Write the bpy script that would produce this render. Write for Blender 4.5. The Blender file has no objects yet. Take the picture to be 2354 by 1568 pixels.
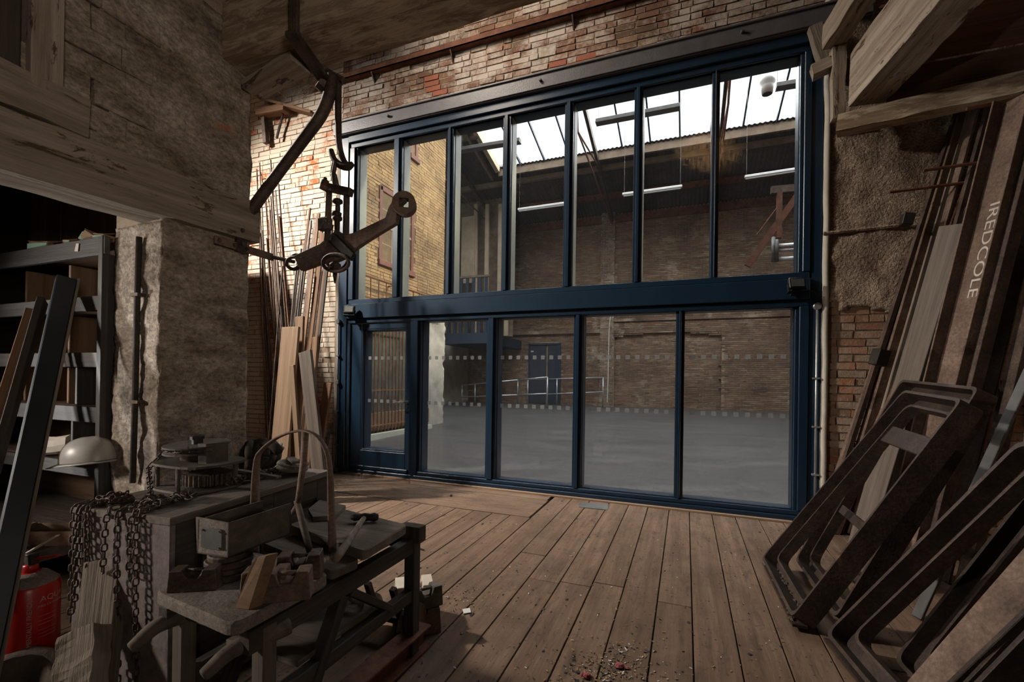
import bpy, bmesh, math, random
from mathutils import Vector, Matrix, noise
random.seed(11)
scene = bpy.context.scene
COL = scene.collection

# ------------------------------------------------------------------ camera
FPX, YAW, PITCH, ROLL, CY = 1032.03, 0.369226, 0.002575, 0.014707, 868.95
CW, CH = 2354, 1568
CAM = Vector((0.0, -5.10, 1.33))
FWD = Vector((-math.sin(YAW)*math.cos(PITCH), math.cos(YAW)*math.cos(PITCH), math.sin(PITCH)))
_r0 = Vector((math.cos(YAW), math.sin(YAW), 0)); _u0 = _r0.cross(FWD)
RGT = _r0*math.cos(ROLL) + _u0*math.sin(ROLL)
UPV = -_r0*math.sin(ROLL) + _u0*math.cos(ROLL)
cam_d = bpy.data.cameras.new('camera'); cam = bpy.data.objects.new('camera', cam_d); COL.objects.link(cam)
cam_d.sensor_width = 36; cam_d.lens = FPX/CW*36; cam_d.shift_y = (CY-CH/2)/CW; cam_d.clip_start = 0.02; cam_d.clip_end = 200
cam.matrix_world = Matrix(((RGT.x, UPV.x, -FWD.x, CAM.x), (RGT.y, UPV.y, -FWD.y, CAM.y), (RGT.z, UPV.z, -FWD.z, CAM.z), (0, 0, 0, 1)))
scene.camera = cam

def ray(px, py):
    return FWD + RGT*((px-CW/2)/FPX) - UPV*((py-CY)/FPX)
def at(px, py, ax, v):                       # survey helper: where the sight line meets a real plane
    i = 'xyz'.index(ax); d = ray(px, py)
    return CAM + d*((v-CAM[i])/d[i])
def far(px, py, t):
    return CAM + ray(px, py)*t
def proj(p):
    q = Vector(p)-CAM; z = q.dot(FWD)
    if z < 0.05: return (-9999, -9999, 0.05)
    return (CW/2+FPX*q.dot(RGT)/z, CY-FPX*q.dot(UPV)/z, z)

# ------------------------------------------------------------------ world, lights, exposure
vs = scene.view_settings
vs.view_transform = 'Standard'; vs.look = 'None'; vs.gamma = 1.0; vs.use_curve_mapping = False; vs.exposure = -0.06
world = bpy.data.worlds.new('overcast_sky'); scene.world = world; world.use_nodes = True
bg = world.node_tree.nodes['Background']; bg.inputs[0].default_value = (0.86, 0.93, 1.0, 1); bg.inputs[1].default_value = 1.0

def area(name, loc, target, sx, sy, power, col, spread=180):
    l = bpy.data.lights.new(name, 'AREA'); l.shape = 'RECTANGLE'; l.size = sx; l.size_y = sy
    l.energy = power; l.color = col; l.spread = math.radians(spread)
    o = bpy.data.objects.new(name, l); COL.objects.link(o); o.location = loc
    o.rotation_euler = (Vector(target)-Vector(loc)).to_track_quat('-Z', 'Y').to_euler()
    return o
# assumed daylight of the near workshop: an unbuilt high window at the end of the left bay, an unbuilt side window beyond the shelf opening, added lamps low at the shelves, behind and overhead
area('assumed_bay_window_light', (-7.7, -2.95, 5.9), (-3.5, -0.4, 1.2), 0.40, 0.45, 300, (1.0, 0.92, 0.82), 85)  # assumed high window, placed from the shadow directions, no opening built
area('assumed_side_window_light', (-4.9, -6.2, 1.95), (-1.7, -3.9, 0.55), 0.30, 0.30, 22, (1.0, 0.90, 0.80), 75)  # assumed window beyond the shelf opening, only its lamp exists
area('low_shelf_fill_light', (-4.7, -5.3, 0.95), (-2.80, -3.85, 1.50), 0.15, 0.15, 7, (1.0, 0.97, 0.94), 55)  # added low lamp brightening lintel soffit, shelf fronts and leaning beam, no window
area('rear_fill_light', (2.30, -6.35, 1.75), (-2.4, -3.5, 3.0), 0.8, 0.9, 9.5, (1.0, 0.87, 0.73), 75)  # added lamp to brighten the left wall and overhead beam, no window here
area('added_sun_patch_light', (-3.5, -4.6, 8.6), at(1615, 348, 'y', 7.55)*1.0 + Vector((0, -15.1, 0)), 0.3, 0.3, 45, (1.0, 0.80, 0.56), 10)  # added lamp standing in for sun on the mirrored rear brick patch
area('upper_wall_fill_light', (-3.2, -1.9, 6.45), (-1.2, 0.0, 5.0), 1.0, 0.8, 42, (1.0, 0.87, 0.73), 110)  # added lamp to brighten the upper brickwork, hangs free under the ceiling
# sky over the hall roof light (sits above the glazing bars)
SKY_POWER = 3600
sun_d = bpy.data.lights.new('sun', 'SUN'); sun_d.energy = 5.0; sun_d.color = (1.0, 0.88, 0.68); sun_d.angle = math.radians(4)
sun = bpy.data.objects.new('sun', sun_d); COL.objects.link(sun); sun.location = (6, 8, 14); sun.rotation_euler = Vector((-0.75, -0.25, -0.60)).to_track_quat('-Z', 'Y').to_euler()
scene.cycles.use_denoising = True
scene.cycles.max_bounces = 5; scene.cycles.diffuse_bounces = 3; scene.cycles.glossy_bounces = 2; scene.cycles.transmission_bounces = 2; scene.cycles.transparent_max_bounces = 10
scene.cycles.use_adaptive_sampling = True; scene.cycles.adaptive_threshold = 0.08; scene.cycles.adaptive_min_samples = 12
scene.cycles.use_fast_gi = False; scene.cycles.caustics_reflective = False; scene.cycles.caustics_refractive = False
scene.cycles.sample_clamp_indirect = 6.0

# ------------------------------------------------------------------ materials
def _n(nt, t, **kw):
    n = nt.nodes.new(t)
    for k, v in kw.items():
        if k in ('op', 'operation'): n.operation = v
        else: setattr(n, k, v)
    return n
def rgba(c): return (c[0], c[1], c[2], 1)
MATS = {}
def new_mat(name, rough=0.8, metal=0.0, spec=0.3):
    m = bpy.data.materials.new(name); m.use_nodes = True; nt = m.node_tree
    b = nt.nodes['Principled BSDF']; b.inputs['Roughness'].default_value = rough; b.inputs['Metallic'].default_value = metal
    b.inputs['Specular IOR Level'].default_value = spec
    MATS[name] = m
    return m, nt, b
def ramp(nt, fac, stops):
    r = nt.nodes.new('ShaderNodeValToRGB'); e = r.color_ramp.elements
    while len(e) < len(stops): e.new(0.5)
    for i, (p, c) in enumerate(stops):
        e[i].position = p; e[i].color = rgba(c)
    nt.links.new(fac, r.inputs[0]); return r.outputs[0]
def noise_n(nt, vec, scale, detail=5, rough=0.6, dist=0.0):
    n = nt.nodes.new('ShaderNodeTexNoise'); n.inputs['Scale'].default_value = scale; n.inputs['Detail'].default_value = detail
    n.inputs['Roughness'].default_value = rough; n.inputs['Distortion'].default_value = dist
    nt.links.new(vec, n.inputs['Vector']); return n.outputs[0]
def math_n(nt, op, a, b=None, c=None):
    m = nt.nodes.new('ShaderNodeMath'); m.operation = op
    for i, x in enumerate((a, b, c)):
        if x is None: continue
        if isinstance(x, (int, float)): m.inputs[i].default_value = x
        else: nt.links.new(x, m.inputs[i])
    return m.outputs[0]
def mixc(nt, fac, a, b, blend='MIX'):
    m = nt.nodes.new('ShaderNodeMix'); m.data_type = 'RGBA'; m.blend_type = blend
    for sock, x in ((m.inputs[0], fac), (m.inputs[6], a), (m.inputs[7], b)):
        if isinstance(x, (int, float)): sock.default_value = x
        elif isinstance(x, tuple): sock.default_value = rgba(x)
        else: nt.links.new(x, sock)
    return m.outputs[2]
def thresh(nt, v, lo, hi):
    m = nt.nodes.new('ShaderNodeMapRange'); m.inputs[1].default_value = lo; m.inputs[2].default_value = hi
    nt.links.new(v, m.inputs[0]); return m.outputs[0]
def bump(nt, b, h, strength, dist=0.01):
    n = nt.nodes.new('ShaderNodeBump'); n.inputs['Strength'].default_value = strength; n.inputs['Distance'].default_value = dist
    nt.links.new(h, n.inputs['Height']); nt.links.new(n.outputs[0], b.inputs['Normal'])
def mapped(nt, src, scale):
    mp = nt.nodes.new('ShaderNodeMapping'); mp.inputs['Scale'].default_value = scale
    nt.links.new(src, mp.inputs[0]); return mp.outputs[0]
def coords(nt, kind='Object'):
    """Object coordinates shifted by the object's own random number, so copies differ."""
    tc = nt.nodes.new('ShaderNodeTexCoord'); oi = nt.nodes.new('ShaderNodeObjectInfo')
    ad = nt.nodes.new('ShaderNodeVectorMath'); ad.operation = 'ADD'
    mu = math_n(nt, 'MULTIPLY', oi.outputs['Random'], 37.0)
    nt.links.new(tc.outputs[kind], ad.inputs[0]); nt.links.new(mu, ad.inputs[1])
    return ad.outputs[0], oi.outputs['Random']
def world_pos(nt):
    return nt.nodes.new('ShaderNodeNewGeometry').outputs['Position']

def brick_mat(name, cols, wash=None, wash_lo=0.55, wash_hi=0.62, wash_scale=1.6, dirt=(0.03, 0.02, 0.015), dirt_amt=0.6, bstr=0.5, orange=None):
    m, nt, b = new_mat(name, 0.9, 0, 0.15)
    at_ = nt.nodes.new('ShaderNodeAttribute'); at_.attribute_name = 'rnd'
    oi = nt.nodes.new('ShaderNodeObjectInfo')
    r = math_n(nt, 'FRACT', math_n(nt, 'ADD', at_.outputs['Fac'], oi.outputs['Random']))
    k = len(cols)
    c = ramp(nt, r, [((i+0.5)/k, cc) for i, cc in enumerate(cols)])
    P = world_pos(nt)
    fine = noise_n(nt, P, 28, 6, 0.7)
    c = mixc(nt, thresh(nt, fine, 0.35, 0.75), c, (1.25, 1.22, 1.18), 'MULTIPLY')
    d = noise_n(nt, P, 1.1, 4, 0.65)
    c = mixc(nt, math_n(nt, 'MULTIPLY', thresh(nt, d, 0.42, 0.68), dirt_amt), c, dirt)
    if wash:
        w1 = noise_n(nt, P, wash_scale, 6, 0.72, 0.4)
        w2 = math_n(nt, 'ADD', math_n(nt, 'MULTIPLY', w1, 0.75), math_n(nt, 'MULTIPLY', fine, 0.25))
        w3 = math_n(nt, 'ADD', w2, math_n(nt, 'MULTIPLY', math_n(nt, 'SUBTRACT', r, 0.5), 0.10))
        c = mixc(nt, thresh(nt, w3, wash_lo, wash_hi), c, wash)
    nt.links.new(c, b.inputs['Base Color'])
    bump(nt, b, noise_n(nt, P, 60, 2, 0.7), bstr, 0.008)
    return m
def wood_mat(name, stops, scale=3.0, stretch=0.07, rough=0.8, bstr=0.35, spec=0.2, flake=None, flake_lo=0.5, flake_hi=0.56, var=0.25, grime=None):
    """grain runs along the object's local X"""
    m, nt, b = new_mat(name, rough, 0, spec)
    v, rnd = coords(nt)
    g = noise_n(nt, mapped(nt, v, (stretch*scale*2, scale*5, scale*5)), 2.0, 5, 0.68, 0.3)
    fine = noise_n(nt, mapped(nt, v, (4, 70, 70)), 2.0, 4, 0.7)
    f = math_n(nt, 'ADD', math_n(nt, 'MULTIPLY', g, 0.75), math_n(nt, 'MULTIPLY', fine, 0.25))
    c = ramp(nt, f, stops)
    br = math_n(nt, 'ADD', 1.0-var/2, math_n(nt, 'MULTIPLY', rnd, var))
    hs = nt.nodes.new('ShaderNodeHueSaturation'); nt.links.new(br, hs.inputs['Value']); nt.links.new(c, hs.inputs['Color']); c = hs.outputs[0]
    if flake:
        fl = noise_n(nt, mapped(nt, v, (2.2, 9, 9)), 1.6, 7, 0.72, 0.5)
        c = mixc(nt, thresh(nt, fl, flake_lo, flake_hi), c, flake)
    if grime:
        P = world_pos(nt)
        c = mixc(nt, math_n(nt, 'MULTIPLY', thresh(nt, noise_n(nt, P, 2.3, 6, 0.7), 0.46, 0.66), 0.55), c, grime)
        c = mixc(nt, math_n(nt, 'MULTIPLY', thresh(nt, noise_n(nt, P, 34, 3, 0.6), 0.62, 0.70), 0.75), c, (grime[0]*0.45, grime[1]*0.45, grime[2]*0.45))
        c = mixc(nt, math_n(nt, 'MULTIPLY', thresh(nt, noise_n(nt, P, 9.0, 6, 0.75), 0.64, 0.74), 0.4), c, (0.36, 0.29, 0.22))
    nt.links.new(c, b.inputs['Base Color'])
    bump(nt, b, f, bstr, 0.01)
    return m
def blotch_mat(name, stops, scale=3.0, rough=0.8, metal=0.0, bstr=0.3, bscale=40, fine=0.0, bdist=0.006, spec=0.3, world_space=False, spots=None, s_scale=8, s_lo=0.6, s_hi=0.66, stretch=(1, 1, 1), rough2=None):
    m, nt, b = new_mat(name, rough, metal, spec)
    v = world_pos(nt) if world_space else coords(nt)[0]
    vm = mapped(nt, v, stretch)
    n1 = noise_n(nt, vm, scale, 5, 0.7, 0.3)
    c = ramp(nt, n1, stops)
    if fine:
        fn = thresh(nt, noise_n(nt, mapped(nt, v, (1, 1, 1.6)), scale*11, 3, 0.72), 0.33, 0.67)
        fn.node.inputs[3].default_value = 1-fine; fn.node.inputs[4].default_value = 1+fine*0.8
        gr = nt.nodes.new('ShaderNodeCombineColor')
        for q in range(3): nt.links.new(fn, gr.inputs[q])
        c = mixc(nt, 1.0, c, gr.outputs[0], 'MULTIPLY')
    if spots:
        c = mixc(nt, thresh(nt, noise_n(nt, v, s_scale, 6, 0.65), s_lo, s_hi), c, spots)
    nt.links.new(c, b.inputs['Base Color'])
    if rough2 is not None:
        nt.links.new(thresh(nt, n1, 0.35, 0.65), b.inputs['Roughness'])
        mr = b.inputs['Roughness'].links[0].from_node; mr.inputs[3].default_value = rough; mr.inputs[4].default_value = rough2
    if bstr: bump(nt, b, noise_n(nt, v, bscale, 3, 0.7), bstr, bdist)
    return m
def glass_mat(name, tint=(1, 1, 1), ior=1.45, haze=0.0, hazec=(0.7, 0.7, 0.7)):
    m = bpy.data.materials.new(name); m.use_nodes = True; nt = m.node_tree; nt.nodes.clear()
    out = nt.nodes.new('ShaderNodeOutputMaterial'); tr = nt.nodes.new('ShaderNodeBsdfTransparent'); tr.inputs[0].default_value = rgba(tint)
    gl = nt.nodes.new('ShaderNodeBsdfGlossy'); gl.inputs['Roughness'].default_value = 0.01
    lw = nt.nodes.new('ShaderNodeLayerWeight'); lw.inputs[0].default_value = 0.5
    r0 = ((ior-1)/(ior+1))**2
    fr = math_n(nt, 'ADD', r0, math_n(nt, 'MULTIPLY', math_n(nt, 'POWER', lw.outputs['Facing'], 5.0), 1-r0))
    mx = nt.nodes.new('ShaderNodeMixShader'); nt.links.new(fr, mx.inputs[0]); nt.links.new(tr.outputs[0], mx.inputs[1]); nt.links.new(gl.outputs[0], mx.inputs[2])
    last = mx.outputs[0]
    if haze:
        df = nt.nodes.new('ShaderNodeBsdfTranslucent'); df.inputs[0].default_value = rgba(hazec)
        d2 = nt.nodes.new('ShaderNodeBsdfDiffuse'); d2.inputs[0].default_value = rgba(hazec)
        ms = nt.nodes.new('ShaderNodeMixShader'); ms.inputs[0].default_value = 0.5; nt.links.new(df.outputs[0], ms.inputs[1]); nt.links.new(d2.outputs[0], ms.inputs[2])
        m2 = nt.nodes.new('ShaderNodeMixShader'); m2.inputs[0].default_value = haze
        nt.links.new(last, m2.inputs[1]); nt.links.new(ms.outputs[0], m2.inputs[2]); last = m2.outputs[0]
    nt.links.new(last, out.inputs[0]); MATS[name] = m
    return m
brick_mat('brick_near', [(0.16, 0.085, 0.055), (0.22, 0.13, 0.09), (0.11, 0.075, 0.055), (0.26, 0.16, 0.10), (0.15, 0.10, 0.075), (0.21, 0.11, 0.075)], wash=(0.43, 0.375, 0.325), wash_lo=0.44, wash_hi=0.58, dirt_amt=0.5)
brick_mat('brick_orange', [(0.46, 0.14, 0.05), (0.40, 0.13, 0.05), (0.34, 0.13, 0.07), (0.48, 0.20, 0.09), (0.36, 0.16, 0.09)], wash=(0.56, 0.48, 0.39), wash_lo=0.38, wash_hi=0.47, wash_scale=1.3, dirt_amt=0.35)
brick_mat('brick_red', [(0.23, 0.085, 0.055), (0.27, 0.10, 0.065), (0.21, 0.08, 0.055)], dirt_amt=0.3)
brick_mat('brick_pier', [(0.24, 0.13, 0.085), (0.29, 0.18, 0.12), (0.17, 0.11, 0.08), (0.33, 0.13, 0.06), (0.22, 0.15, 0.11)], wash=(0.33, 0.25, 0.19), wash_lo=0.46, wash_hi=0.56, wash_scale=2.2, dirt_amt=0.5)
brick_mat('brick_yellow', [(0.47, 0.315, 0.155), (0.54, 0.38, 0.20), (0.40, 0.265, 0.135), (0.50, 0.33, 0.165), (0.35, 0.235, 0.125), (0.44, 0.31, 0.17)], dirt=(0.16, 0.105, 0.06), dirt_amt=0.65, bstr=0.3)
brick_mat('brick_far', [(0.17, 0.11, 0.075), (0.22, 0.15, 0.10), (0.12, 0.08, 0.06), (0.27, 0.19, 0.125), (0.20, 0.11, 0.075), (0.15, 0.11, 0.085)], wash=(0.40, 0.32, 0.235), wash_lo=0.54, wash_hi=0.66, wash_scale=0.9, dirt_amt=0.6, dirt=(0.06, 0.04, 0.03), bstr=0.2)
blotch_mat('mortar_near', [(0.3, (0.16, 0.11, 0.08)), (0.5, (0.28, 0.21, 0.15)), (0.7, (0.37, 0.29, 0.21))], 6, 0.95, bstr=0.7, bscale=50, world_space=True)
blotch_mat('mortar_light', [(0.3, (0.36, 0.28, 0.20)), (0.5, (0.50, 0.41, 0.32)), (0.7, (0.58, 0.50, 0.41))], 5, 0.95, bstr=0.7, bscale=50, world_space=True)
blotch_mat('mortar_far', [(0.3, (0.20, 0.14, 0.09)), (0.5, (0.33, 0.25, 0.17)), (0.7, (0.42, 0.33, 0.22))], 1.5, 0.95, bstr=0.2, world_space=True)
blotch_mat('mortar_yellow', [(0.3, (0.16, 0.11, 0.06)), (0.7, (0.30, 0.21, 0.11))], 4, 0.95, bstr=0.2, world_space=True)
blotch_mat('old_plaster', [(0.25, (0.055, 0.042, 0.032)), (0.42, (0.19, 0.15, 0.115)), (0.55, (0.30, 0.245, 0.195)), (0.72, (0.42, 0.37, 0.31))], 3.2, 0.95, bstr=0.9, bscale=26, fine=0.45, bdist=0.012, world_space=True, spots=(0.36, 0.14, 0.06), s_scale=3.4, s_lo=0.69, s_hi=0.72, stretch=(1, 0.55, 1.5))
blotch_mat('stucco', [(0.28, (0.15, 0.10, 0.07)), (0.45, (0.26, 0.19, 0.14)), (0.6, (0.36, 0.28, 0.21)), (0.75, (0.45, 0.37, 0.29))], 5.5, 0.95, bstr=1.0, bscale=38, fine=0.5, bdist=0.02, world_space=True, spots=(0.30, 0.10, 0.04), s_scale=2.6, s_lo=0.70, s_hi=0.73)
wood_mat('floor_wood', [(0.25, (0.072, 0.043, 0.027)), (0.45, (0.138, 0.086, 0.056)), (0.6, (0.182, 0.118, 0.080)), (0.8, (0.245, 0.166, 0.115))], 1.6, 0.10, 0.85, 0.5, flake=(0.070, 0.046, 0.032), flake_lo=0.52, flake_hi=0.72, var=0.12, grime=(0.075, 0.05, 0.035))
wood_mat('timber_limewash', [(0.25, (0.10, 0.07, 0.05)), (0.45, (0.25, 0.20, 0.155)), (0.6, (0.36, 0.30, 0.245)), (0.8, (0.46, 0.40, 0.33))], 2.0, 0.10, 0.9, 0.8, flake=(0.085, 0.055, 0.035), flake_lo=0.58, flake_hi=0.62)
wood_mat('timber_beam', [(0.25, (0.09, 0.06, 0.038)), (0.5, (0.24, 0.17, 0.11)), (0.8, (0.36, 0.27, 0.185))], 1.8, 0.10, 0.9, 0.8, flake=(0.40, 0.32, 0.23), flake_lo=0.46, flake_hi=0.56)
wood_mat('timber_brown', [(0.25, (0.075, 0.04, 0.022)), (0.5, (0.17, 0.095, 0.055)), (0.8, (0.27, 0.17, 0.10))], 2.5)
wood_mat('timber_tan', [(0.25, (0.14, 0.088, 0.055)), (0.5, (0.235, 0.155, 0.10)), (0.8, (0.33, 0.235, 0.16))], 2.5)
wood_mat('timber_grey', [(0.25, (0.075, 0.058, 0.045)), (0.45, (0.19, 0.155, 0.125)), (0.65, (0.28, 0.235, 0.19)), (0.85, (0.36, 0.31, 0.26))], 3.2, 0.08, 0.92, 1.0)
wood_mat('timber_dark', [(0.25, (0.018, 0.014, 0.011)), (0.5, (0.05, 0.04, 0.032)), (0.8, (0.10, 0.082, 0.068))], 2.5, rough=0.75)
wood_mat('shelf_wood', [(0.25, (0.02, 0.016, 0.014)), (0.5, (0.055, 0.047, 0.043)), (0.8, (0.11, 0.10, 0.095))], 2.5, rough=0.55, spec=0.4)
wood_mat('chest_wood', [(0.25, (0.07, 0.055, 0.05)), (0.5, (0.16, 0.13, 0.12)), (0.8, (0.24, 0.20, 0.185))], 2.5, rough=0.85)
wood_mat('ply_brown', [(0.25, (0.10, 0.06, 0.035)), (0.5, (0.20, 0.125, 0.075)), (0.8, (0.28, 0.19, 0.125))], 2.0)
wood_mat('dusty_board', [(0.25, (0.05, 0.04, 0.033)), (0.5, (0.125, 0.10, 0.082)), (0.8, (0.20, 0.168, 0.14))], 2.6, bstr=0.6)
blotch_mat('dusty_top_lit_end', [(0.3, (0.10, 0.082, 0.068)), (0.5, (0.17, 0.142, 0.12)), (0.7, (0.24, 0.205, 0.175))], 9, 0.95, bstr=0.5, bscale=60, fine=0.3)  # dust on tops; also the pale lit tone of the metal box front
blotch_mat('blue_paint', [(0.3, (0.006, 0.020, 0.040)), (0.6, (0.008, 0.025, 0.050)), (0.8, (0.010, 0.031, 0.060))], 4, 0.34, bstr=0.05, bscale=60, spec=0.45, stretch=(1, 1, 0.3))
blotch_mat('blue_door_dark', [(0.3, (0.018, 0.028, 0.045)), (0.7, (0.028, 0.04, 0.06))], 3, 0.5, bstr=0.05)
blotch_mat('cream_paint', [(0.3, (0.46, 0.47, 0.38)), (0.7, (0.58, 0.58, 0.48))], 4, 0.45, bstr=0.03, spec=0.4)
blotch_mat('grey_steel', [(0.3, (0.075, 0.072, 0.078)), (0.6, (0.10, 0.095, 0.10)), (0.8, (0.125, 0.12, 0.125))], 6, 0.42, 0.0, bstr=0.35, bscale=70, spec=0.5)
blotch_mat('rust_dark', [(0.28, (0.022, 0.014, 0.010)), (0.48, (0.062, 0.040, 0.030)), (0.62, (0.105, 0.070, 0.052)), (0.8, (0.145, 0.10, 0.075))], 7, 0.62, 0.25, bstr=0.5, bscale=45, spec=0.4, spots=(0.17, 0.07, 0.03), s_scale=5, s_lo=0.63, s_hi=0.70, fine=0.35)
blotch_mat('rust_red', [(0.28, (0.045, 0.017, 0.010)), (0.5, (0.12, 0.045, 0.024)), (0.72, (0.19, 0.08, 0.045))], 7, 0.75, 0.1, bstr=0.5, bscale=45)
blotch_mat('rust_brown', [(0.28, (0.07, 0.045, 0.032)), (0.5, (0.14, 0.092, 0.068)), (0.72, (0.20, 0.14, 0.105))], 5, 0.7, 0.1, bstr=0.35, bscale=55, spots=(0.045, 0.028, 0.02), s_scale=4, s_lo=0.58, s_hi=0.68, fine=0.3)
blotch_mat('cast_iron', [(0.28, (0.022, 0.014, 0.011)), (0.5, (0.048, 0.031, 0.024)), (0.72, (0.080, 0.053, 0.041))], 6, 0.55, 0.3, bstr=0.3, bscale=60, spec=0.45, spots=(0.15, 0.075, 0.04), s_scale=4, s_lo=0.66, s_hi=0.72, fine=0.35)
blotch_mat('black_iron', [(0.3, (0.014, 0.012, 0.011)), (0.6, (0.032, 0.027, 0.024)), (0.8, (0.06, 0.05, 0.042))], 8, 0.55, 0.3, bstr=0.4, bscale=50)
blotch_mat('dusty_iron', [(0.3, (0.045, 0.036, 0.03)), (0.55, (0.10, 0.082, 0.068)), (0.75, (0.19, 0.16, 0.135))], 8, 0.8, 0.1, bstr=0.4, bscale=55)
blotch_mat('bright_steel', [(0.3, (0.30, 0.28, 0.27)), (0.7, (0.50, 0.48, 0.46))], 6, 0.3, 0.9, bstr=0.05)
blotch_mat('galvanised', [(0.3, (0.36, 0.37, 0.38)), (0.7, (0.55, 0.56, 0.57))], 12, 0.35, 0.7, bstr=0.02)
blotch_mat('plain_steel', [(0.3, (0.085, 0.082, 0.080)), (0.7, (0.15, 0.145, 0.14))], 7, 0.5, 0.4, bstr=0.15)
blotch_mat('black_gloss', [(0.3, (0.006, 0.010, 0.016)), (0.7, (0.016, 0.024, 0.034))], 3, 0.40, 0.0, bstr=0.12, bscale=14, spec=0.7)
blotch_mat('black_plastic', [(0.3, (0.008, 0.008, 0.009)), (0.7, (0.014, 0.014, 0.015))], 3, 0.4, 0.0, bstr=0)
blotch_mat('white_plastic', [(0.3, (0.62, 0.62, 0.60)), (0.7, (0.74, 0.74, 0.72))], 2, 0.35, 0.0, bstr=0, spec=0.5)
blotch_mat('hat_plastic', [(0.3, (0.34, 0.32, 0.30)), (0.6, (0.46, 0.44, 0.41)), (0.8, (0.52, 0.50, 0.47))], 5, 0.38, 0.0, bstr=0.03, spec=0.45)
blotch_mat('tube_white', [(0.3, (0.70, 0.76, 0.80)), (0.7, (0.80, 0.86, 0.90))], 2, 0.3, 0.0, bstr=0)
blotch_mat('red_paint', [(0.3, (0.30, 0.006, 0.006)), (0.7, (0.42, 0.010, 0.009))], 3, 0.3, 0.0, bstr=0.02, spec=0.5, spots=(0.20, 0.06, 0.05), s_scale=14, s_lo=0.66, s_hi=0.72)
blotch_mat('print_pale', [(0.3, (0.36, 0.25, 0.22)), (0.7, (0.46, 0.33, 0.29))], 9, 0.7, bstr=0)
blotch_mat('chalk', [(0.3, (0.42, 0.38, 0.34)), (0.7, (0.55, 0.50, 0.45))], 30, 0.95, bstr=0)
blotch_mat('cardboard', [(0.3, (0.24, 0.165, 0.10)), (0.7, (0.36, 0.26, 0.17))], 4, 0.9, bstr=0.2, bscale=20)
blotch_mat('green_paper', [(0.3, (0.22, 0.38, 0.29)), (0.7, (0.34, 0.52, 0.41))], 5, 0.85, bstr=0.1)
blotch_mat('paper', [(0.3, (0.44, 0.38, 0.31)), (0.7, (0.56, 0.49, 0.41))], 5, 0.9, bstr=0.2, bscale=20)
blotch_mat('white_paper', [(0.3, (0.50, 0.49, 0.48)), (0.7, (0.62, 0.60, 0.58))], 5, 0.9, bstr=0)
blotch_mat('rope_fibre', [(0.3, (0.024, 0.018, 0.014)), (0.6, (0.055, 0.042, 0.032)), (0.8, (0.09, 0.07, 0.052))], 14, 0.95, bstr=0.7, bscale=80)
blotch_mat('sacking', [(0.3, (0.045, 0.035, 0.027)), (0.55, (0.095, 0.075, 0.058)), (0.75, (0.17, 0.14, 0.11))], 6, 0.95, bstr=0.6, bscale=60)
blotch_mat('cobweb', [(0.3, (0.40, 0.36, 0.31)), (0.7, (0.52, 0.47, 0.41))], 9, 0.95, bstr=0)
blotch_mat('hall_concrete', [(0.25, (0.050, 0.048, 0.046)), (0.45, (0.072, 0.070, 0.068)), (0.6, (0.090, 0.088, 0.086)), (0.8, (0.115, 0.112, 0.108))], 1.3, 0.42, bstr=0.05, bscale=12, world_space=True, stretch=(0.45, 1.4, 1), spec=0.4, fine=0.22)
blotch_mat('corrugated_iron', [(0.3, (0.052, 0.046, 0.042)), (0.6, (0.085, 0.076, 0.07)), (0.8, (0.125, 0.112, 0.10))], 0.9, 0.7, 0.2, bstr=0.1, world_space=True, fine=0.25)
blotch_mat('roof_timber', [(0.3, (0.12, 0.085, 0.06)), (0.7, (0.24, 0.18, 0.13))], 3, 0.85, bstr=0.2)
blotch_mat('pale_timber', [(0.3, (0.36, 0.28, 0.19)), (0.7, (0.50, 0.40, 0.29))], 3, 0.8, bstr=0.2)
blotch_mat('white_render', [(0.3, (0.36, 0.33, 0.28)), (0.55, (0.48, 0.44, 0.38)), (0.75, (0.56, 0.52, 0.46))], 2.4, 0.95, bstr=0.4, bscale=18, world_space=True)
blotch_mat('window_red', [(0.3, (0.20, 0.085, 0.06)), (0.7, (0.29, 0.13, 0.095))], 5, 0.6, bstr=0.1)
blotch_mat('rust_bar', [(0.3, (0.16, 0.07, 0.03)), (0.55, (0.26, 0.12, 0.055)), (0.75, (0.34, 0.17, 0.08))], 6, 0.75, bstr=0.2)
blotch_mat('old_pane', [(0.3, (0.05, 0.055, 0.05)), (0.55, (0.12, 0.13, 0.115)), (0.75, (0.20, 0.20, 0.17))], 1.6, 0.12, bstr=0.03, bscale=6, spec=0.6)
blotch_mat('subfloor', [(0.3, (0.012, 0.009, 0.007)), (0.7, (0.024, 0.018, 0.014))], 6, 0.95, bstr=0)
blotch_mat('dark_ceiling', [(0.3, (0.05, 0.035, 0.025)), (0.7, (0.10, 0.072, 0.052))], 3, 0.95, bstr=0.2)
blotch_mat('earth_rubble', [(0.3, (0.03, 0.022, 0.016)), (0.6, (0.09, 0.07, 0.055)), (0.8, (0.20, 0.165, 0.13))], 26, 0.95, bstr=1.0, bscale=50)
blotch_mat('pink_grit', [(0.3, (0.22, 0.05, 0.055)), (0.7, (0.32, 0.10, 0.10))], 9, 0.9, bstr=0.3)
blotch_mat('straw', [(0.3, (0.22, 0.13, 0.05)), (0.7, (0.38, 0.25, 0.11))], 9, 0.9, bstr=0)
glass_mat('pane_glass', (0.94, 0.955, 0.955), 1.50, 0.010, (0.55, 0.57, 0.58))
glass_mat('roof_glass', (0.95, 0.97, 1.0), 1.45, 0.12, (0.9, 0.93, 0.95))
glass_mat('frost_film', (0.75, 0.75, 0.75), 1.3, 0.42, (0.42, 0.41, 0.40))
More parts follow.
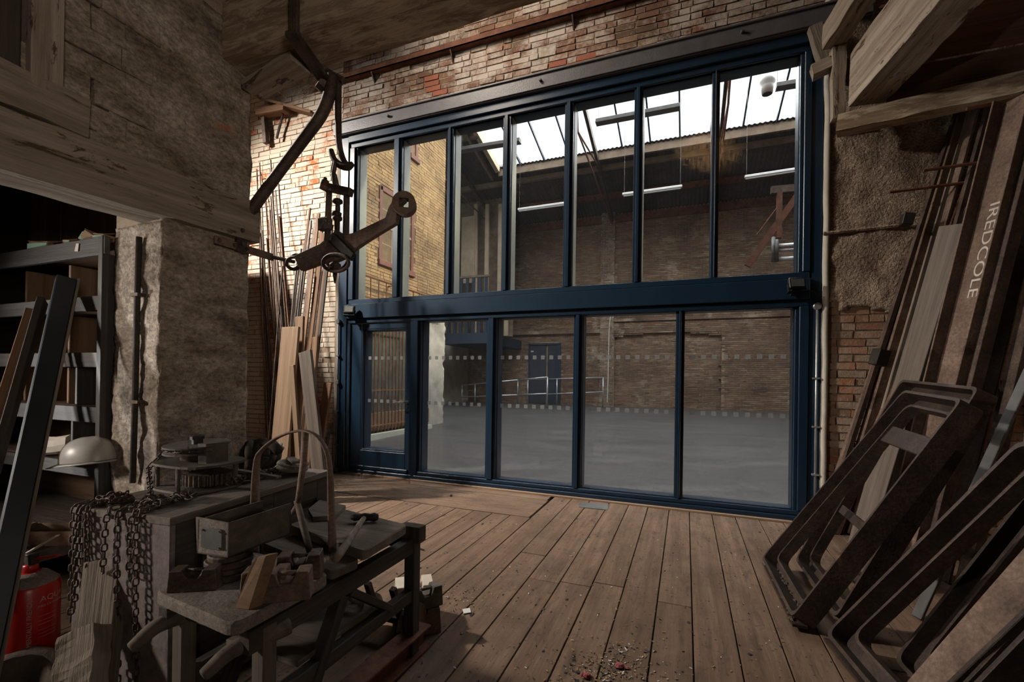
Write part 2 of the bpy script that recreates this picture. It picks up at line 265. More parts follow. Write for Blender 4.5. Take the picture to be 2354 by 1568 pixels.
# ------------------------------------------------------------------ object and mesh helpers
ORIGIN = {}
def _frame(p0, p1, up=(0, 0, 1)):
    """matrix with local X from p0 to p1, local Z towards up, origin at p0"""
    p0 = Vector(p0); x = (Vector(p1)-p0).normalized(); z = Vector(up)
    if abs(x.dot(z.normalized())) > 0.985: z = Vector((0, -1, 0)) if abs(x.y) < 0.9 else Vector((1, 0, 0))
    y = z.cross(x).normalized(); z = x.cross(y)
    return Matrix(((x.x, y.x, z.x, p0.x), (x.y, y.y, z.y, p0.y), (x.z, y.z, z.z, p0.z), (0, 0, 0, 1)))
def tag(o, label=None, cat=None, group=None, kind=None):
    if label: o['label'] = label
    if cat: o['category'] = cat
    if group: o['group'] = group
    if kind: o['kind'] = kind
    return o
def empty(name, loc, label=None, cat=None, group=None, kind=None):
    o = bpy.data.objects.new(name, None); COL.objects.link(o); o.location = Vector(loc); o.empty_display_size = 0.05
    ORIGIN[o.name] = Vector(loc); return tag(o, label, cat, group, kind)
def link(o, parent, M):
    COL.objects.link(o)
    if parent is not None:
        o.parent = parent
        o.matrix_local = ORIGIN_M(parent).inverted() @ M
    else: o.matrix_world = M
    ORIGIN[o.name] = M.copy()
    return o
def ORIGIN_M(p):
    m = ORIGIN[p.name]
    return m if isinstance(m, Matrix) else Matrix.Translation(m)
class MB:
    def __init__(self): self.v = []; self.f = []; self.mi = []
    def add(self, vs, fs, mi=0):
        n = len(self.v); self.v += [Vector(p) for p in vs]; self.f += [tuple(i+n for i in q) for q in fs]; self.mi += [mi]*len(fs); return self
    def box(self, a, b, mi=0, M=None):
        x0, y0, z0 = a; x1, y1, z1 = b
        vs = [Vector(p) for p in ((x0, y0, z0), (x1, y0, z0), (x1, y1, z0), (x0, y1, z0), (x0, y0, z1), (x1, y0, z1), (x1, y1, z1), (x0, y1, z1))]
        if M is not None: vs = [M @ p for p in vs]
        return self.add(vs, [(0, 3, 2, 1), (4, 5, 6, 7), (0, 1, 5, 4), (1, 2, 6, 5), (2, 3, 7, 6), (3, 0, 4, 7)], mi)
    def bar(self, p0, p1, w, h, up=(0, 0, 1), mi=0, taper=1.0):
        M = _frame(p0, p1, up); L = (Vector(p1)-Vector(p0)).length; t = taper
        vs = [M @ Vector(p) for p in ((0, -w/2, -h/2), (L, -w/2*t, -h/2*t), (L, w/2*t, -h/2*t), (0, w/2, -h/2), (0, -w/2, h/2), (L, -w/2*t, h/2*t), (L, w/2*t, h/2*t), (0, w/2, h/2))]
        return self.add(vs, [(0, 3, 2, 1), (4, 5, 6, 7), (0, 1, 5, 4), (1, 2, 6, 5), (2, 3, 7, 6), (3, 0, 4, 7)], mi)
    def tube(self, pts, r, n=8, mi=0, closed=False, flat=1.0):
        pts = [Vector(p) for p in pts]; k = len(pts); rs = r if isinstance(r, (list, tuple)) else [r]*k
        rings = []; prev = None
        for i, p in enumerate(pts):
            if closed: t = pts[(i+1) % k]-pts[i-1]
            else: t = pts[min(i+1, k-1)]-pts[max(i-1, 0)]
            t.normalize()
            if prev is None:
                a = Vector((0, 0, 1)) if abs(t.z) < 0.9 else Vector((1, 0, 0)); u = t.cross(a).normalized()
            else:
                u = (prev-t*prev.dot(t)); u.normalize()
            w = t.cross(u); prev = u
            rings.append([p+(u*math.cos(2*math.pi*j/n)+w*math.sin(2*math.pi*j/n)*flat)*rs[i] for j in range(n)])
        vs = [q for rg in rings for q in rg]; fs = []
        for i in range(k if closed else k-1):
            a = i*n; b = ((i+1) % k)*n
            for j in range(n): fs.append((a+j, a+(j+1) % n, b+(j+1) % n, b+j))
        if not closed:
            fs.append(tuple(range(n-1, -1, -1))); fs.append(tuple((k-1)*n+j for j in range(n)))
        return self.add(vs, fs, mi)
    def lathe(self, prof, M=None, n=20, mi=0, cap=True):
        """prof: (radius, z) pairs around local z"""
        M = M or Matrix.Identity(4); vs = []; fs = []
        for r, z in prof:
            for j in range(n): vs.append(M @ Vector((r*math.cos(2*math.pi*j/n), r*math.sin(2*math.pi*j/n), z)))
        for i in range(len(prof)-1):
            for j in range(n): fs.append((i*n+j, i*n+(j+1) % n, (i+1)*n+(j+1) % n, (i+1)*n+j))
        if cap:
            fs.append(tuple(range(n-1, -1, -1))); fs.append(tuple((len(prof)-1)*n+j for j in range(n)))
        return self.add(vs, fs, mi)
    def slab(self, poly, d, mi=0):
        """3-D polygon thickened by the vector d"""
        d = Vector(d); k = len(poly); a = [Vector(p) for p in poly]; b = [p+d for p in a]
        fs = [tuple(range(k-1, -1, -1)), tuple(range(k, 2*k))]+[(i, (i+1) % k, k+(i+1) % k, k+i) for i in range(k)]
        return self.add(a+b, fs, mi)
    def ring_slab(self, outer, inner, d, mi=0):
        """frame between two matching closed outlines, thickened by d"""
        d = Vector(d); k = len(outer); o = [Vector(p) for p in outer]; i_ = [Vector(p) for p in inner]
        vs = o+i_+[p+d for p in o]+[p+d for p in i_]; fs = []
        for a in range(k):
            b = (a+1) % k
            fs += [(a, k+a, k+b, b), (2*k+a, 2*k+b, 3*k+b, 3*k+a), (a, b, 2*k+b, 2*k+a), (k+a, 3*k+a, 3*k+b, k+b)]
        return self.add(vs, fs, mi)
    def jitter(self, amt, freq=9.0):
        for p in self.v:
            p += noise.noise_vector(p*freq)*amt
        return self
    def build(self, name, mats, parent=None, M=None, smooth=False, bevel=0.0, local=False, subdiv=0, seg=1):
        """verts are world coordinates unless local; M = object matrix"""
        if not isinstance(mats, (list, tuple)): mats = [mats]
        if M is None:
            lo = Vector((min(p.x for p in self.v), min(p.y for p in self.v), min(p.z for p in self.v)))
            hi = Vector((max(p.x for p in self.v), max(p.y for p in self.v), max(p.z for p in self.v)))
            c = (lo+hi)/2
            if parent is None: c.z = lo.z
            M = Matrix.Translation(c)
        if not local:
            Mi = M.inverted(); vs = [Mi @ p for p in self.v]
        else: vs = self.v
        me = bpy.data.meshes.new(name); me.from_pydata([tuple(p) for p in vs], [], self.f)
        for mm in mats: me.materials.append(MATS[mm])
        if len(mats) > 1: me.polygons.foreach_set('material_index', self.mi)
        bm = bmesh.new(); bm.from_mesh(me); bmesh.ops.recalc_face_normals(bm, faces=bm.faces)
        if subdiv: bmesh.ops.subdivide_edges(bm, edges=bm.edges, cuts=subdiv, use_grid_fill=True)
        if bevel: bmesh.ops.bevel(bm, geom=bm.edges[:], offset=bevel, segments=seg, affect='EDGES', clamp_overlap=True)
        bm.to_mesh(me); bm.free()
        if smooth: me.polygons.foreach_set('use_smooth', [True]*len(me.polygons))
        return link(bpy.data.objects.new(name, me), parent, M)
def smooth_path(pts, rs=None, sub_=4):
    """Catmull-Rom refinement of a polyline and its radii"""
    P = [Vector(p) for p in pts]; n = len(P); out = []; ro = []
    R_ = rs if isinstance(rs, (list, tuple)) else [rs or 0]*n
    for i in range(n-1):
        p0 = P[max(i-1, 0)]; p1 = P[i]; p2 = P[i+1]; p3 = P[min(i+2, n-1)]
        for k in range(sub_):
            t = k/sub_; out.append(0.5*((2*p1)+(p2-p0)*t+(2*p0-5*p1+4*p2-p3)*t*t+(3*p1-p0-3*p2+p3)*t**3)); ro.append(R_[i]+(R_[i+1]-R_[i])*t)
    out.append(P[-1]); ro.append(R_[-1]); return out, ro
def plank(name, p0, p1, w, h, mat, parent=None, up=(0, 0, 1), bevel=0.003, rough=0.0, taper=1.0, freq=6.0, cuts=0):
    """straight timber or bar whose grain follows its own local X"""
    M = _frame(p0, p1, up); L = (Vector(p1)-Vector(p0)).length; mb = MB()
    nseg = max(1, int(cuts))
    xs = [L*i/nseg for i in range(nseg+1)]
    prof = [(-w/2, -h/2), (w/2, -h/2), (w/2, h/2), (-w/2, h/2)]
    if rough: prof = [(-w/2, -h/2), (0, -h/2), (w/2, -h/2), (w/2, 0), (w/2, h/2), (0, h/2), (-w/2, h/2), (-w/2, 0)]
    k = len(prof); vs = []; fs = []
    off = Vector((random.random()*50, random.random()*50, random.random()*50))
    for i, x in enumerate(xs):
        t = 1+(taper-1)*i/nseg
        for (a, b) in prof:
            p = Vector((x, a*t, b*t))
            if rough: p += noise.noise_vector(p*freq+off)*rough
            vs.append(p)
    for i in range(nseg):
        for j in range(k): fs.append((i*k+j, i*k+(j+1) % k, (i+1)*k+(j+1) % k, (i+1)*k+j))
    fs.append(tuple(range(k-1, -1, -1))); fs.append(tuple(nseg*k+j for j in range(k)))
    mb.add(vs, fs)
    return mb.build(name, mat, parent, M, local=True, bevel=0 if rough else bevel)
def rod(name, p0, p1, r, mat, parent=None, n=6):
    M = _frame(p0, p1); L = (Vector(p1)-Vector(p0)).length
    return MB().tube([(0, 0, 0), (L, 0, 0)], r, n).build(name, mat, parent, M, local=True, smooth=False)
UNIT = {}
def unit_brick(i, mat):
    key = (i, mat)
    if key not in UNIT:
        rr = random.Random(i); mb = MB().box((-.5, -.5, -.5), (.5, .5, .5))
        for p in mb.v: p += Vector((rr.uniform(-.03, .03), 0, rr.uniform(-.06, .06)))
        me = bpy.data.meshes.new('brick'); me.from_pydata([tuple(p) for p in mb.v], [], mb.f); me.materials.append(MATS[mat])
        bm = bmesh.new(); bm.from_mesh(me); bmesh.ops.recalc_face_normals(bm, faces=bm.faces); bm.to_mesh(me); bm.free()
        UNIT[key] = me
    return UNIT[key]
def lay_bricks(parent, o, u, n, W, H, mat, seed=0, bw=0.215, bh=0.062, joint=0.011, hole=None, npart=300, proud=0.012, jit=0.004, drop=0.0, vis=None, pick=None, soldier=None, stuff=True, depth=0.09):
    """running bond on the plane o + u*s + z*t facing n; the nearest npart bricks become parts, the rest one joined mesh"""
    rr = random.Random(seed); u = Vector(u).normalized(); n = Vector(n).normalized(); o = Vector(o); z = Vector((0, 0, 1))
    items = []; rows = int(H/(bh+joint))
    for r in range(rows):
        t = (r+0.5)*(bh+joint); s = -(bw+joint)*(0.5 if r % 2 else 0)+rr.uniform(-.02, .02)
        while s < W:
            w = bw
            if rr.random() < 0.16: w = (bw-joint)/2
            a = max(s, 0); b = min(s+w, W); s += w+joint
            if b-a < 0.03: continue
            c = (a+b)/2
            if hole and hole(c, t, b-a): continue
            if rr.random() < drop: continue
            items.append((a, b, t, rr.uniform(-jit, jit), rr.random(), rr.uniform(-.006, .006), rr.randrange(5)))
    def size(it):
        p = o+u*((it[0]+it[1])/2)+z*it[2]; x, y, d = proj(p)
        if not (-20 < x < CW+20 and -20 < y < CH+20): return 0
        if vis and not vis(x, y): return 0
        return (it[1]-it[0])*bh/(d*d)
    sz = sorted(range(len(items)), key=lambda i: -size(items[i]))
    part = set(i for i in sz[:npart] if size(items[i]) > 0)
    R = Matrix((( u.x, -n.x, 0, 0), (u.y, -n.y, 0, 0), (u.z, -n.z, 1, 0), (0, 0, 0, 1)))
    mb = MB(); rnd = []
    for i, (a, b, t, j, rv, tl, mi) in enumerate(items):
        c = o+u*((a+b)/2)+z*t+n*(proud+j-depth/2)
        M = Matrix.Translation(c) @ R @ Matrix.Rotation(tl, 4, 'Y') @ Matrix.Diagonal((b-a, depth, bh, 1))
        m2 = pick(a, t) if pick else mat
        if i in part:
            link(bpy.data.objects.new('brick', unit_brick(mi, m2)), parent, M)
        elif stuff:
            me = unit_brick(mi, m2); k = len(mb.v)
            mb.v += [M @ v.co for v in me.vertices]; mb.f += [tuple(q+k for q in p.vertices) for p in me.polygons]; mb.mi += [0]*6; rnd += [rv]*6
    if stuff and mb.v:
        so = mb.build('brickwork', mat, parent); so['kind'] = 'stuff'
        at_ = so.data.attributes.new('rnd', 'FLOAT', 'FACE'); at_.data.foreach_set('value', rnd[:len(so.data.polygons)])
    return len(items)
def copy_tree(o, M=None, label=None, parent=None):
    c = o.copy(); COL.objects.link(c)
    if parent is not None: c.parent = parent
    if M is not None: c.matrix_world = M
    if label: c['label'] = label
    for ch in list(o.children):
        copy_tree(ch, None, None, c)
    return c
def struct(o): o['kind'] = 'structure'; return o
def text_mesh(body, size, depth=0.0015):
    cu = bpy.data.curves.new('lettering', 'FONT'); cu.body = body; cu.size = size; cu.extrude = depth/2; cu.align_x = 'LEFT'
    ob = bpy.data.objects.new('lettering', cu); COL.objects.link(ob)
    dg = bpy.context.evaluated_depsgraph_get(); me = bpy.data.meshes.new_from_object(ob.evaluated_get(dg))
    bpy.data.objects.remove(ob); bpy.data.curves.remove(cu)
    return me
# ------------------------------------------------------------------ near room shell
XL, XR = -2.45, 2.62
# floor: dark subfloor with every board laid on it
fl = struct(MB().box((-8.2, -7.6, -0.20), (XR+0.25, 0.10, -0.028)).build('floor', 'subfloor'))
fl['label'] = 'worn wooden plank floor of the workshop'
bx = -8.2; row = 0
PANEL_X1, PANEL_Y0 = -1.39, -1.0
while bx < XR+0.2:
    w = random.uniform(0.190, 0.212); y = -7.6+random.uniform(-1.5, 0)
    top_y = -0.02 if bx > PANEL_X1-0.02 else (PANEL_Y0-0.004 if bx > -4.6 else -0.02)
    while y < top_y-0.02:
        L = random.uniform(2.6, 4.6); y1 = min(y+L, top_y)
        if top_y-y1 < 0.5: y1 = top_y
        a = max(y, -7.6); zj = random.uniform(-0.0025, 0.0015)
        plank('floor_board', (bx+w/2, a+0.0015, -0.0135+zj), (bx+w/2, y1-0.0015, -0.0135+zj), w-0.007, 0.027, 'floor_wood', fl, bevel=0.002)
        y = y1
    bx += w
# two wide boards laid crosswise in front of the door
plank('cross_board', (-4.58, -0.665, -0.013), (PANEL_X1, -0.665, -0.013), 0.655, 0.030, 'floor_wood', fl, bevel=0.003)
plank('cross_board', (-4.58, -0.175, -0.013), (PANEL_X1-0.02, -0.175, -0.013), 0.305, 0.028, 'floor_wood', fl, bevel=0.003)
# knots and nail heads on the boards
mb = MB()
for i in range(420):
    x = random.uniform(-4.3, 1.2); y = random.uniform(-4.0, -0.1); r = random.choice((0.004, 0.005, 0.007, 0.011))
    M = Matrix.Translation((x, y, 0.0012)) @ Matrix.Diagonal((1, random.uniform(1, 1.7), 1, 1))
    mb.lathe([(r, 0), (r*0.6, 0.0014)], M, 6)
for k in range(10):
    yj = -0.38-0.43*k; x = -4.5
    while x < 1.6:
        x += 0.098+random.uniform(-.012, .012)
        if random.random() < 0.75 and not (x < PANEL_X1 and yj > PANEL_Y0): mb.lathe([(0.006, 0), (0.004, 0.0012)], Matrix.Translation((x, yj+random.uniform(-.025, .025), 0.0010)), 6)
mb.build('nail_heads', 'black_iron', fl)['kind'] = 'stuff'

# back wall in the plane of the glazed screen: mortar core, bricks in front
WT = 0.42; TOPZ = 9.2; PX0, PX1 = -4.56, 1.19
wb = MB().box((-8.2, 0.0, -0.02), (PX0-0.06, WT, TOPZ), 0).box((PX0-0.06, 0.0, 4.87), (PX1+0.02, WT, TOPZ)).box((PX1+0.02, -0.085, -0.02), (XR+0.3, WT, TOPZ))
wall_back = struct(wb.build('wall_back', 'mortar_near')); wall_back['label'] = 'old limewashed brick wall around the glazed screen'
def above_pick(a, t):
    x = PX0-0.06+a; z = 4.87+t
    px, py, _ = proj((x, 0, z))
    if 960 < px < 1002 and 183 < py < 222: return 'brick_red'
    if 1255 < px < 1330 and 120 < py < 175 and random.random() < 0.5: return 'brick_red'
    return 'brick_near'
lay_bricks(wall_back, (PX0-0.06, 0, 4.87), (1, 0, 0), (0, -1, 0), PX1+0.02-(PX0-0.06)+0.6, 1.7, 'brick_near', 3, proud=0.010, jit=0.007, drop=0.012, pick=above_pick, npart=300)
lay_bricks(wall_back, (-8.2, 0, 0.0), (1, 0, 0), (0, -1, 0), 8.2+PX0-0.07, 6.7, 'brick_orange', 4, proud=0.008, jit=0.006, drop=0.01, npart=300)
# right pier: bricks at the foot, stucco coat above
lay_bricks(wall_back, (PX1+0.03, -0.085, 0.0), (1, 0, 0), (0, -1, 0), XR-PX1-0.03, 2.75, 'brick_pier', 5, proud=0.012, jit=0.006, npart=300)
def grid_patch(name, o, u, v, n, W, H, nu, nv, amp, mat, parent, thick=0.02, edge=0.03, freq=5.0, keep=None):
    """an uneven coat of plaster: gridded sheet with relief and a ragged outline"""
    o = Vector(o); u = Vector(u); v = Vector(v); n = Vector(n); mb = MB(); idx = {}
    for i in range(nu+1):
        for j in range(nv+1):
            s = i/nu*W; t = j/nv*H
            p = o+u*s+v*t
            h = noise.noise(p*freq)*amp+noise.noise(p*freq*3.1)*amp*0.5
            if i in (0, nu): p += v*0; p += u*noise.noise(p*7+Vector((3, 1, 2)))*edge*(1 if i else -1)
            if j in (0, nv): p += v*noise.noise(p*7)*edge
            idx[i, j] = len(mb.v); mb.v.append(p+n*(thick+h))
    for i in range(nu):
        for j in range(nv):
            c = o+u*((i+.5)/nu*W)+v*((j+.5)/nv*H)
            if keep and not keep(c): continue
            mb.f.append((idx[i, j], idx[i+1, j], idx[i+1, j+1], idx[i, j+1])); mb.mi.append(0)
    # rim back to the wall
    cnt = {}
    for f in mb.f:
        for a, b in zip(f, f[1:]+f[:1]): cnt[(min(a, b), max(a, b))] = cnt.get((min(a, b), max(a, b)), 0)+1
    back = {}
    def bk(k):
        if k not in back: back[k] = len(mb.v); mb.v.append(mb.v[k]-n*(thick*0.9+0.02))
        return back[k]
    for f in list(mb.f):
        for a, b in zip(f, f[1:]+f[:1]):
            if cnt.get((min(a, b), max(a, b))) == 1: mb.f.append((b, a, bk(a), bk(b))); mb.mi.append(0)
    return mb.build(name, mat, parent, smooth=True)
sx0 = PX1+0.025
def stuc(c):
    z = c.z; x = c.x
    return noise.noise(Vector((x*2.3, 1.0, z*2.3)))*0.35 + (z-2.05)*1.6 - (0.10 if x < sx0+0.1 else 0) > 0
grid_patch('plaster_coat', (sx0, -0.085, 1.75), (1, 0, 0), (0, 0, 1), (0, -1, 0), XR-sx0, 3.2, 40, 110, 0.016, 'stucco', wall_back, 0.026, 0.0, 7.0, keep=stuc)
# plastered arris of the opening beside the screen
mb = MB(); k = 46
for i in range(k+1):
    z = 4.95*i/k; d = noise.noise(Vector((0, 2, z*3)))*0.012
    bul = 0.05*max(0, (z-3.9))**1.4
    mb.v += [Vector((PX1+0.004+d-bul*0.2, 0.03, z)), Vector((PX1+0.004+d-bul*0.2, -0.115+d, z)), Vector((PX1+0.045+d, -0.128+d, z)), Vector((PX1+0.06, -0.06, z))]
for i in range(k):
    for j in range(3): mb.f.append((i*4+j, i*4+j+1, i*4+5+j, i*4+4+j)); mb.mi.append(0)
mb.build('plaster_reveal', 'white_render', wall_back, smooth=True)
# ledge scar across the stucco and two putlog holes
mb = MB(); a = at(1893, 537, 'y', -0.12); b = at(2090, 516, 'y', -0.12)
mb.tube([a+(b-a)*i/8+Vector((0, 0, noise.noise(Vector((i, 0, 0)))*0.012)) for i in range(9)], [0.018, .016, .02, .014, .018, .015, .019, .016, .012], 6)
mb.build('plaster_ledge', 'stucco', wall_back)
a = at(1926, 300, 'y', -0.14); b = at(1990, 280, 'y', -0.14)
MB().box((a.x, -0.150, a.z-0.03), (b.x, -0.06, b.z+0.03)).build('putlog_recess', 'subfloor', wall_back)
# room enclosure that the picture does not reach, closed, without window openings
struct(MB().box((XR, -7.6, -0.02), (XR+0.25, 0.0, TOPZ)).build('wall_right', 'stucco'))
wr = bpy.data.objects['wall_right']; wr['label'] = 'dark stuccoed side wall behind the leaning iron'
wfr = struct(MB().box((-8.2, -7.85, -0.02), (XR+0.25, -7.6, TOPZ)).build('wall_front', 'mortar_near')); wfr['label'] = 'brick wall behind the camera, seen mirrored in the glass'
q0 = at(1600, 400, 'y', 7.6); q1 = at(1760, 270, 'y', 7.6)
lay_bricks(wfr, (q0.x-0.3, -7.6, q0.z-0.3), (1, 0, 0), (0, 1, 0), q1.x-q0.x+0.6, min(TOPZ-q0.z+0.25, q1.z-q0.z+0.6), 'brick_yellow', 8, npart=0, proud=0.012)
struct(MB().box((-8.45, -7.6, -0.02), (-8.2, 0.4, TOPZ)).build('wall_far_left', 'brick_near'))['label'] = 'end wall of the left bay'
struct(MB().box((-8.2, -7.6, TOPZ), (XR+0.25, 0.42, TOPZ+0.1)).build('ceiling', 'dark_ceiling'))['label'] = 'dark boarded ceiling of the workshop'

# left wall: a pier, and masonry carried on a timber lintel over the shelf opening
JY = -3.63; PY = -3.15        # jamb of the opening, far arris of the pier
wl = MB().box((XL-0.40, JY, 0), (XL-0.02, PY-0.02, 6.2)).box((XL-0.40, -7.6, 2.30), (XL-0.03, JY, 6.2))
wall_left = struct(wl.build('wall_left', 'mortar_near')); wall_left['label'] = 'dirty limewashed masonry wall with timber lintel'
grid_patch('plaster_coat', (XL-0.02, PY-0.012, 0.0), (0, -1, 0), (0, 0, 1), (1, 0, 0), PY-JY, 3.35, 24, 130, 0.014, 'old_plaster', wall_left, 0.016, 0.014, 6.0)
def coat_keep(c):
    # ragged edge: plaster kept on the pier side, blocks bare towards the window reveal
    return c.y > -3.86+0.16*noise.noise(Vector((1, c.y*3, c.z*5)))-0.14*(c.z-2.6)*(1 if c.z > 2.6 else 0)
grid_patch('plaster_coat', (XL-0.03, JY+0.02, 2.33), (0, -1, 0), (0, 0, 1), (1, 0, 0), 1.4, 2.6, 60, 110, 0.010, 'old_plaster', wall_left, 0.022, 0.01, 6.0, keep=coat_keep)
# jamb face (looks towards the camera), with a rough pale strip and a darker one
grid_patch('jamb_plaster', (XL-0.39, JY, 0.0), (1, 0, 0), (0, 0, 1), (0, -1, 0), 0.38, 2.1, 22, 90, 0.016, 'old_plaster', wall_left, 0.012, 0.006, 7.0)
# block courses above the lintel
rr = random.Random(8); z = 2.305; r_ = 0
while z < 4.4:
    h = rr.uniform(0.098, 0.118); y = JY-0.02-(0.13 if r_ % 2 else 0)-rr.uniform(0, .05)
    while y > -4.75:
        L = rr.choice((0.20, 0.24, 0.26, 0.13)); g = rr.choice((0.002, 0.003, 0.004, 0.010))
        if not (z > 2.62 and y < -4.02):
            mb = MB().box((XL-0.16, y-L+g, z+rr.choice((0.002, 0.006))), (XL+rr.uniform(-0.008, 0.006), y-g, z+h))
            for p in mb.v: p += Vector((rr.uniform(-.003, .003), rr.uniform(-.006, .006), rr.uniform(-.004, .004)))
            mb.build('block', 'old_plaster', wall_left, bevel=0.004)
        y -= L
    z += h; r_ += 1
# timber window reveal high on the left, sill below it
plank('window_post', (XL+0.01, -4.10, 2.46), (XL+0.01, -4.10, 4.4), 0.10, 0.07, 'timber_limewash', wall_left, up=(1, 0, 0))
plank('window_post', (XL-0.03, -4.23, 2.46), (XL-0.03, -4.23, 4.4), 0.12, 0.10, 'timber_dark', wall_left, up=(1, 0, 0))
plank('window_sill', (XL+0.012, -5.2, 2.42), (XL+0.012, -3.97, 2.42), 0.075, 0.16, 'timber_limewash', wall_left, rough=0.012, cuts=16)
# lintel over the shelf opening
lt = plank('lintel_beam', (XL-0.07, -5.6, 2.165), (XL-0.07, -3.13, 2.245), 0.22, 0.235, 'timber_limewash', None, rough=0.010, cuts=60, freq=5)
tag(lt, 'long limewashed timber lintel over the shelving opening', 'beam')
# boarded partition behind the shelving
wall_bay = struct(MB().box((-8.2, -3.24, 0), (-4.7, -3.18, 6.2)).box((-4.7, -3.22, 0), (XL-0.40, -3.18, 6.2)).build('wall_bay', 'timber_dark')); wall_bay['label'] = 'brown boarded partition behind the shelving'
for i in range(9):
    x = XL-0.41-0.2*(i+0.5); plank('board', (x, -3.235, 0.0), (x, -3.235, 3.2), 0.194, 0.02, 'ply_brown', wall_bay, up=(0, -1, 0))

# added boarded platform, unseen behind the pier, to shade the bay wall and rods
bl = struct(MB().box((-8.2, -2.05, 3.22), (-8.1, -0.45, 3.34)).box((-6.22, -2.05, 3.22), (-6.10, -0.45, 3.34)).build('bay_shade_platform', 'timber_dark')); bl['label'] = 'added unseen boarded platform shading the left bay'
for i in range(8): plank('board', (-8.2, -1.95+0.2*i, 3.36), (-6.06, -1.95+0.2*i, 3.36), 0.195, 0.03, 'timber_brown', bl)

# ------------------------------------------------------------------ glazed screen
GY = -0.02                                # glass plane
scr = empty('window_1', (-1.65, 0, 0), 'tall dark blue timber glazed screen filling the brick opening', kind='structure')
def bluebox(name, a, b, parent=scr, bevel=0.006, mat='blue_paint'):
    return MB().box(a, b).build(name, mat, parent, bevel=bevel)
FY0, FY1 = -0.10, 0.02
UP = [(-4.30, -3.70), (-3.57, -2.88), (-2.79, -2.11), (-2.01, -1.34), (-1.24, -0.56), (-0.47, 0.22), (0.29, 1.0)]
LO = [(-3.23, -2.29), (-2.16, -1.20), (-1.10, -0.10), (-0.02, 0.98)]
UZ0, UZ1, LZ0, LZ1 = 2.40, 4.52, 0.105, 2.07
bluebox('post', (PX0, FY0-0.01, 0), (-4.42, FY1, 4.71)); bluebox('post', (1.09, FY0+0.02, 0), (PX1, 0.06, 4.71))
bluebox('head_rail', (-4.42, FY0-0.02, 4.585), (1.09, FY1, 4.71)); bluebox('head_rail', (-4.42, FY0+0.015, UZ1), (1.09, FY1, 4.583))
bluebox('transom', (-4.42, FY0-0.015, 2.135), (1.09, FY1, 2.335)); bluebox('transom_bead', (-4.42, FY0+0.012, 2.337), (1.09, FY1, UZ0)); bluebox('transom_bead', (-4.42, FY0+0.012, LZ1), (1.09, FY1, 2.133))
bluebox('sill', (-4.42, FY0-0.02, 0.0), (1.09, FY1, 0.06)); bluebox('sill_bead', (-3.34, FY0+0.01, 0.061), (1.09, FY1, LZ0))
plank('threshold_strip', (-4.4, FY0-0.045, 0.008), (1.15, FY0-0.045, 0.008), 0.045, 0.022, 'timber_tan', scr)
for (a, b), (c, d) in zip(UP[:-1], UP[1:]):
    mu = bluebox('mullion', (b+0.028, FY0+0.004, UZ0), (c-0.028, FY1, UZ1), bevel=0.004)
for (a, b), (c, d) in zip(LO[:-1], LO[1:]):
    bluebox('mullion', (b+0.03, FY0+0.004, LZ0), (c-0.03, FY1, LZ1), bevel=0.004)
bluebox('mullion', (-3.37, FY0-0.004, 0.06), (LO[0][0]-0.03, FY1, LZ1), bevel=0.004)
bluebox('post', (-4.42, FY0+0.006, UZ0), (-4.33, FY1, UZ1)); bluebox('post', (1.03, FY0+0.006, UZ0), (1.09, FY1, UZ1)); bluebox('post', (1.01, FY0+0.006, LZ0), (1.09, FY1, LZ1)); bluebox('post', (-4.42, FY0+0.006, 0.06), (-4.365, FY1, LZ1))
# glazing beads, stepped back from the mullion faces; outer rebate painted cream on the hall side
def glaze(x0, x1, z0, z1, squares=False, parent=scr, e=0.028):
    y0, y1 = FY0+0.035, GY-0.004
    for q, (a, b) in enumerate((((x0-e, y0, z0-0.012), (x0, y1, z1+0.012)), ((x1, y0, z0-0.012), (x1+e, y1, z1+0.012)), ((x0, y0, z1), (x1, y1, z1+0.022)), ((x0, y0, z0-0.022), (x1, y1, z0)))):
        bluebox('glazing_bead', a, b, parent, 0.003)
    MB().box((x0-e, GY+0.008, z0-0.02), (x0+0.004, 0.13, z1+0.02)).build('outer_rebate', 'blue_paint' if squares else 'cream_paint', parent)
    MB().box((x1-0.004, GY+0.008, z0-0.02), (x1+e, 0.13, z1+0.02)).build('outer_rebate', 'blue_paint', parent)
    MB().box((x0, GY+0.008, z1-0.002), (x1, 0.13, z1+0.03)).build('outer_head', 'blue_paint', parent)
    MB().box((x0, GY+0.008, z0-0.03), (x1, 0.13, z0+0.002)).build('outer_sill', 'blue_paint', parent)
    pane = MB().box((x0-0.006, GY-0.003, z0-0.006), (x1+0.006, GY+0.003, z1+0.006)).build('pane', 'pane_glass', parent)
    if squares:
        s = 0.046; step = 0.103
        for zc in (1.592, 1.005):
            k = int((x1-x0-0.02)/step); off = (x1-x0-(k-1)*step)/2
            for i in range(k):
                c = x0+off+i*step
                MB().box((c-s/2, GY-0.0045, zc-s/2), (c+s/2, GY-0.0032, zc+s/2)).build('frosted_square', 'frost_film', pane if parent is scr else parent)
    return pane
for a, b in UP: glaze(a, b, UZ0, UZ1)
for a, b in LO: glaze(a, b, LZ0, LZ1, True)
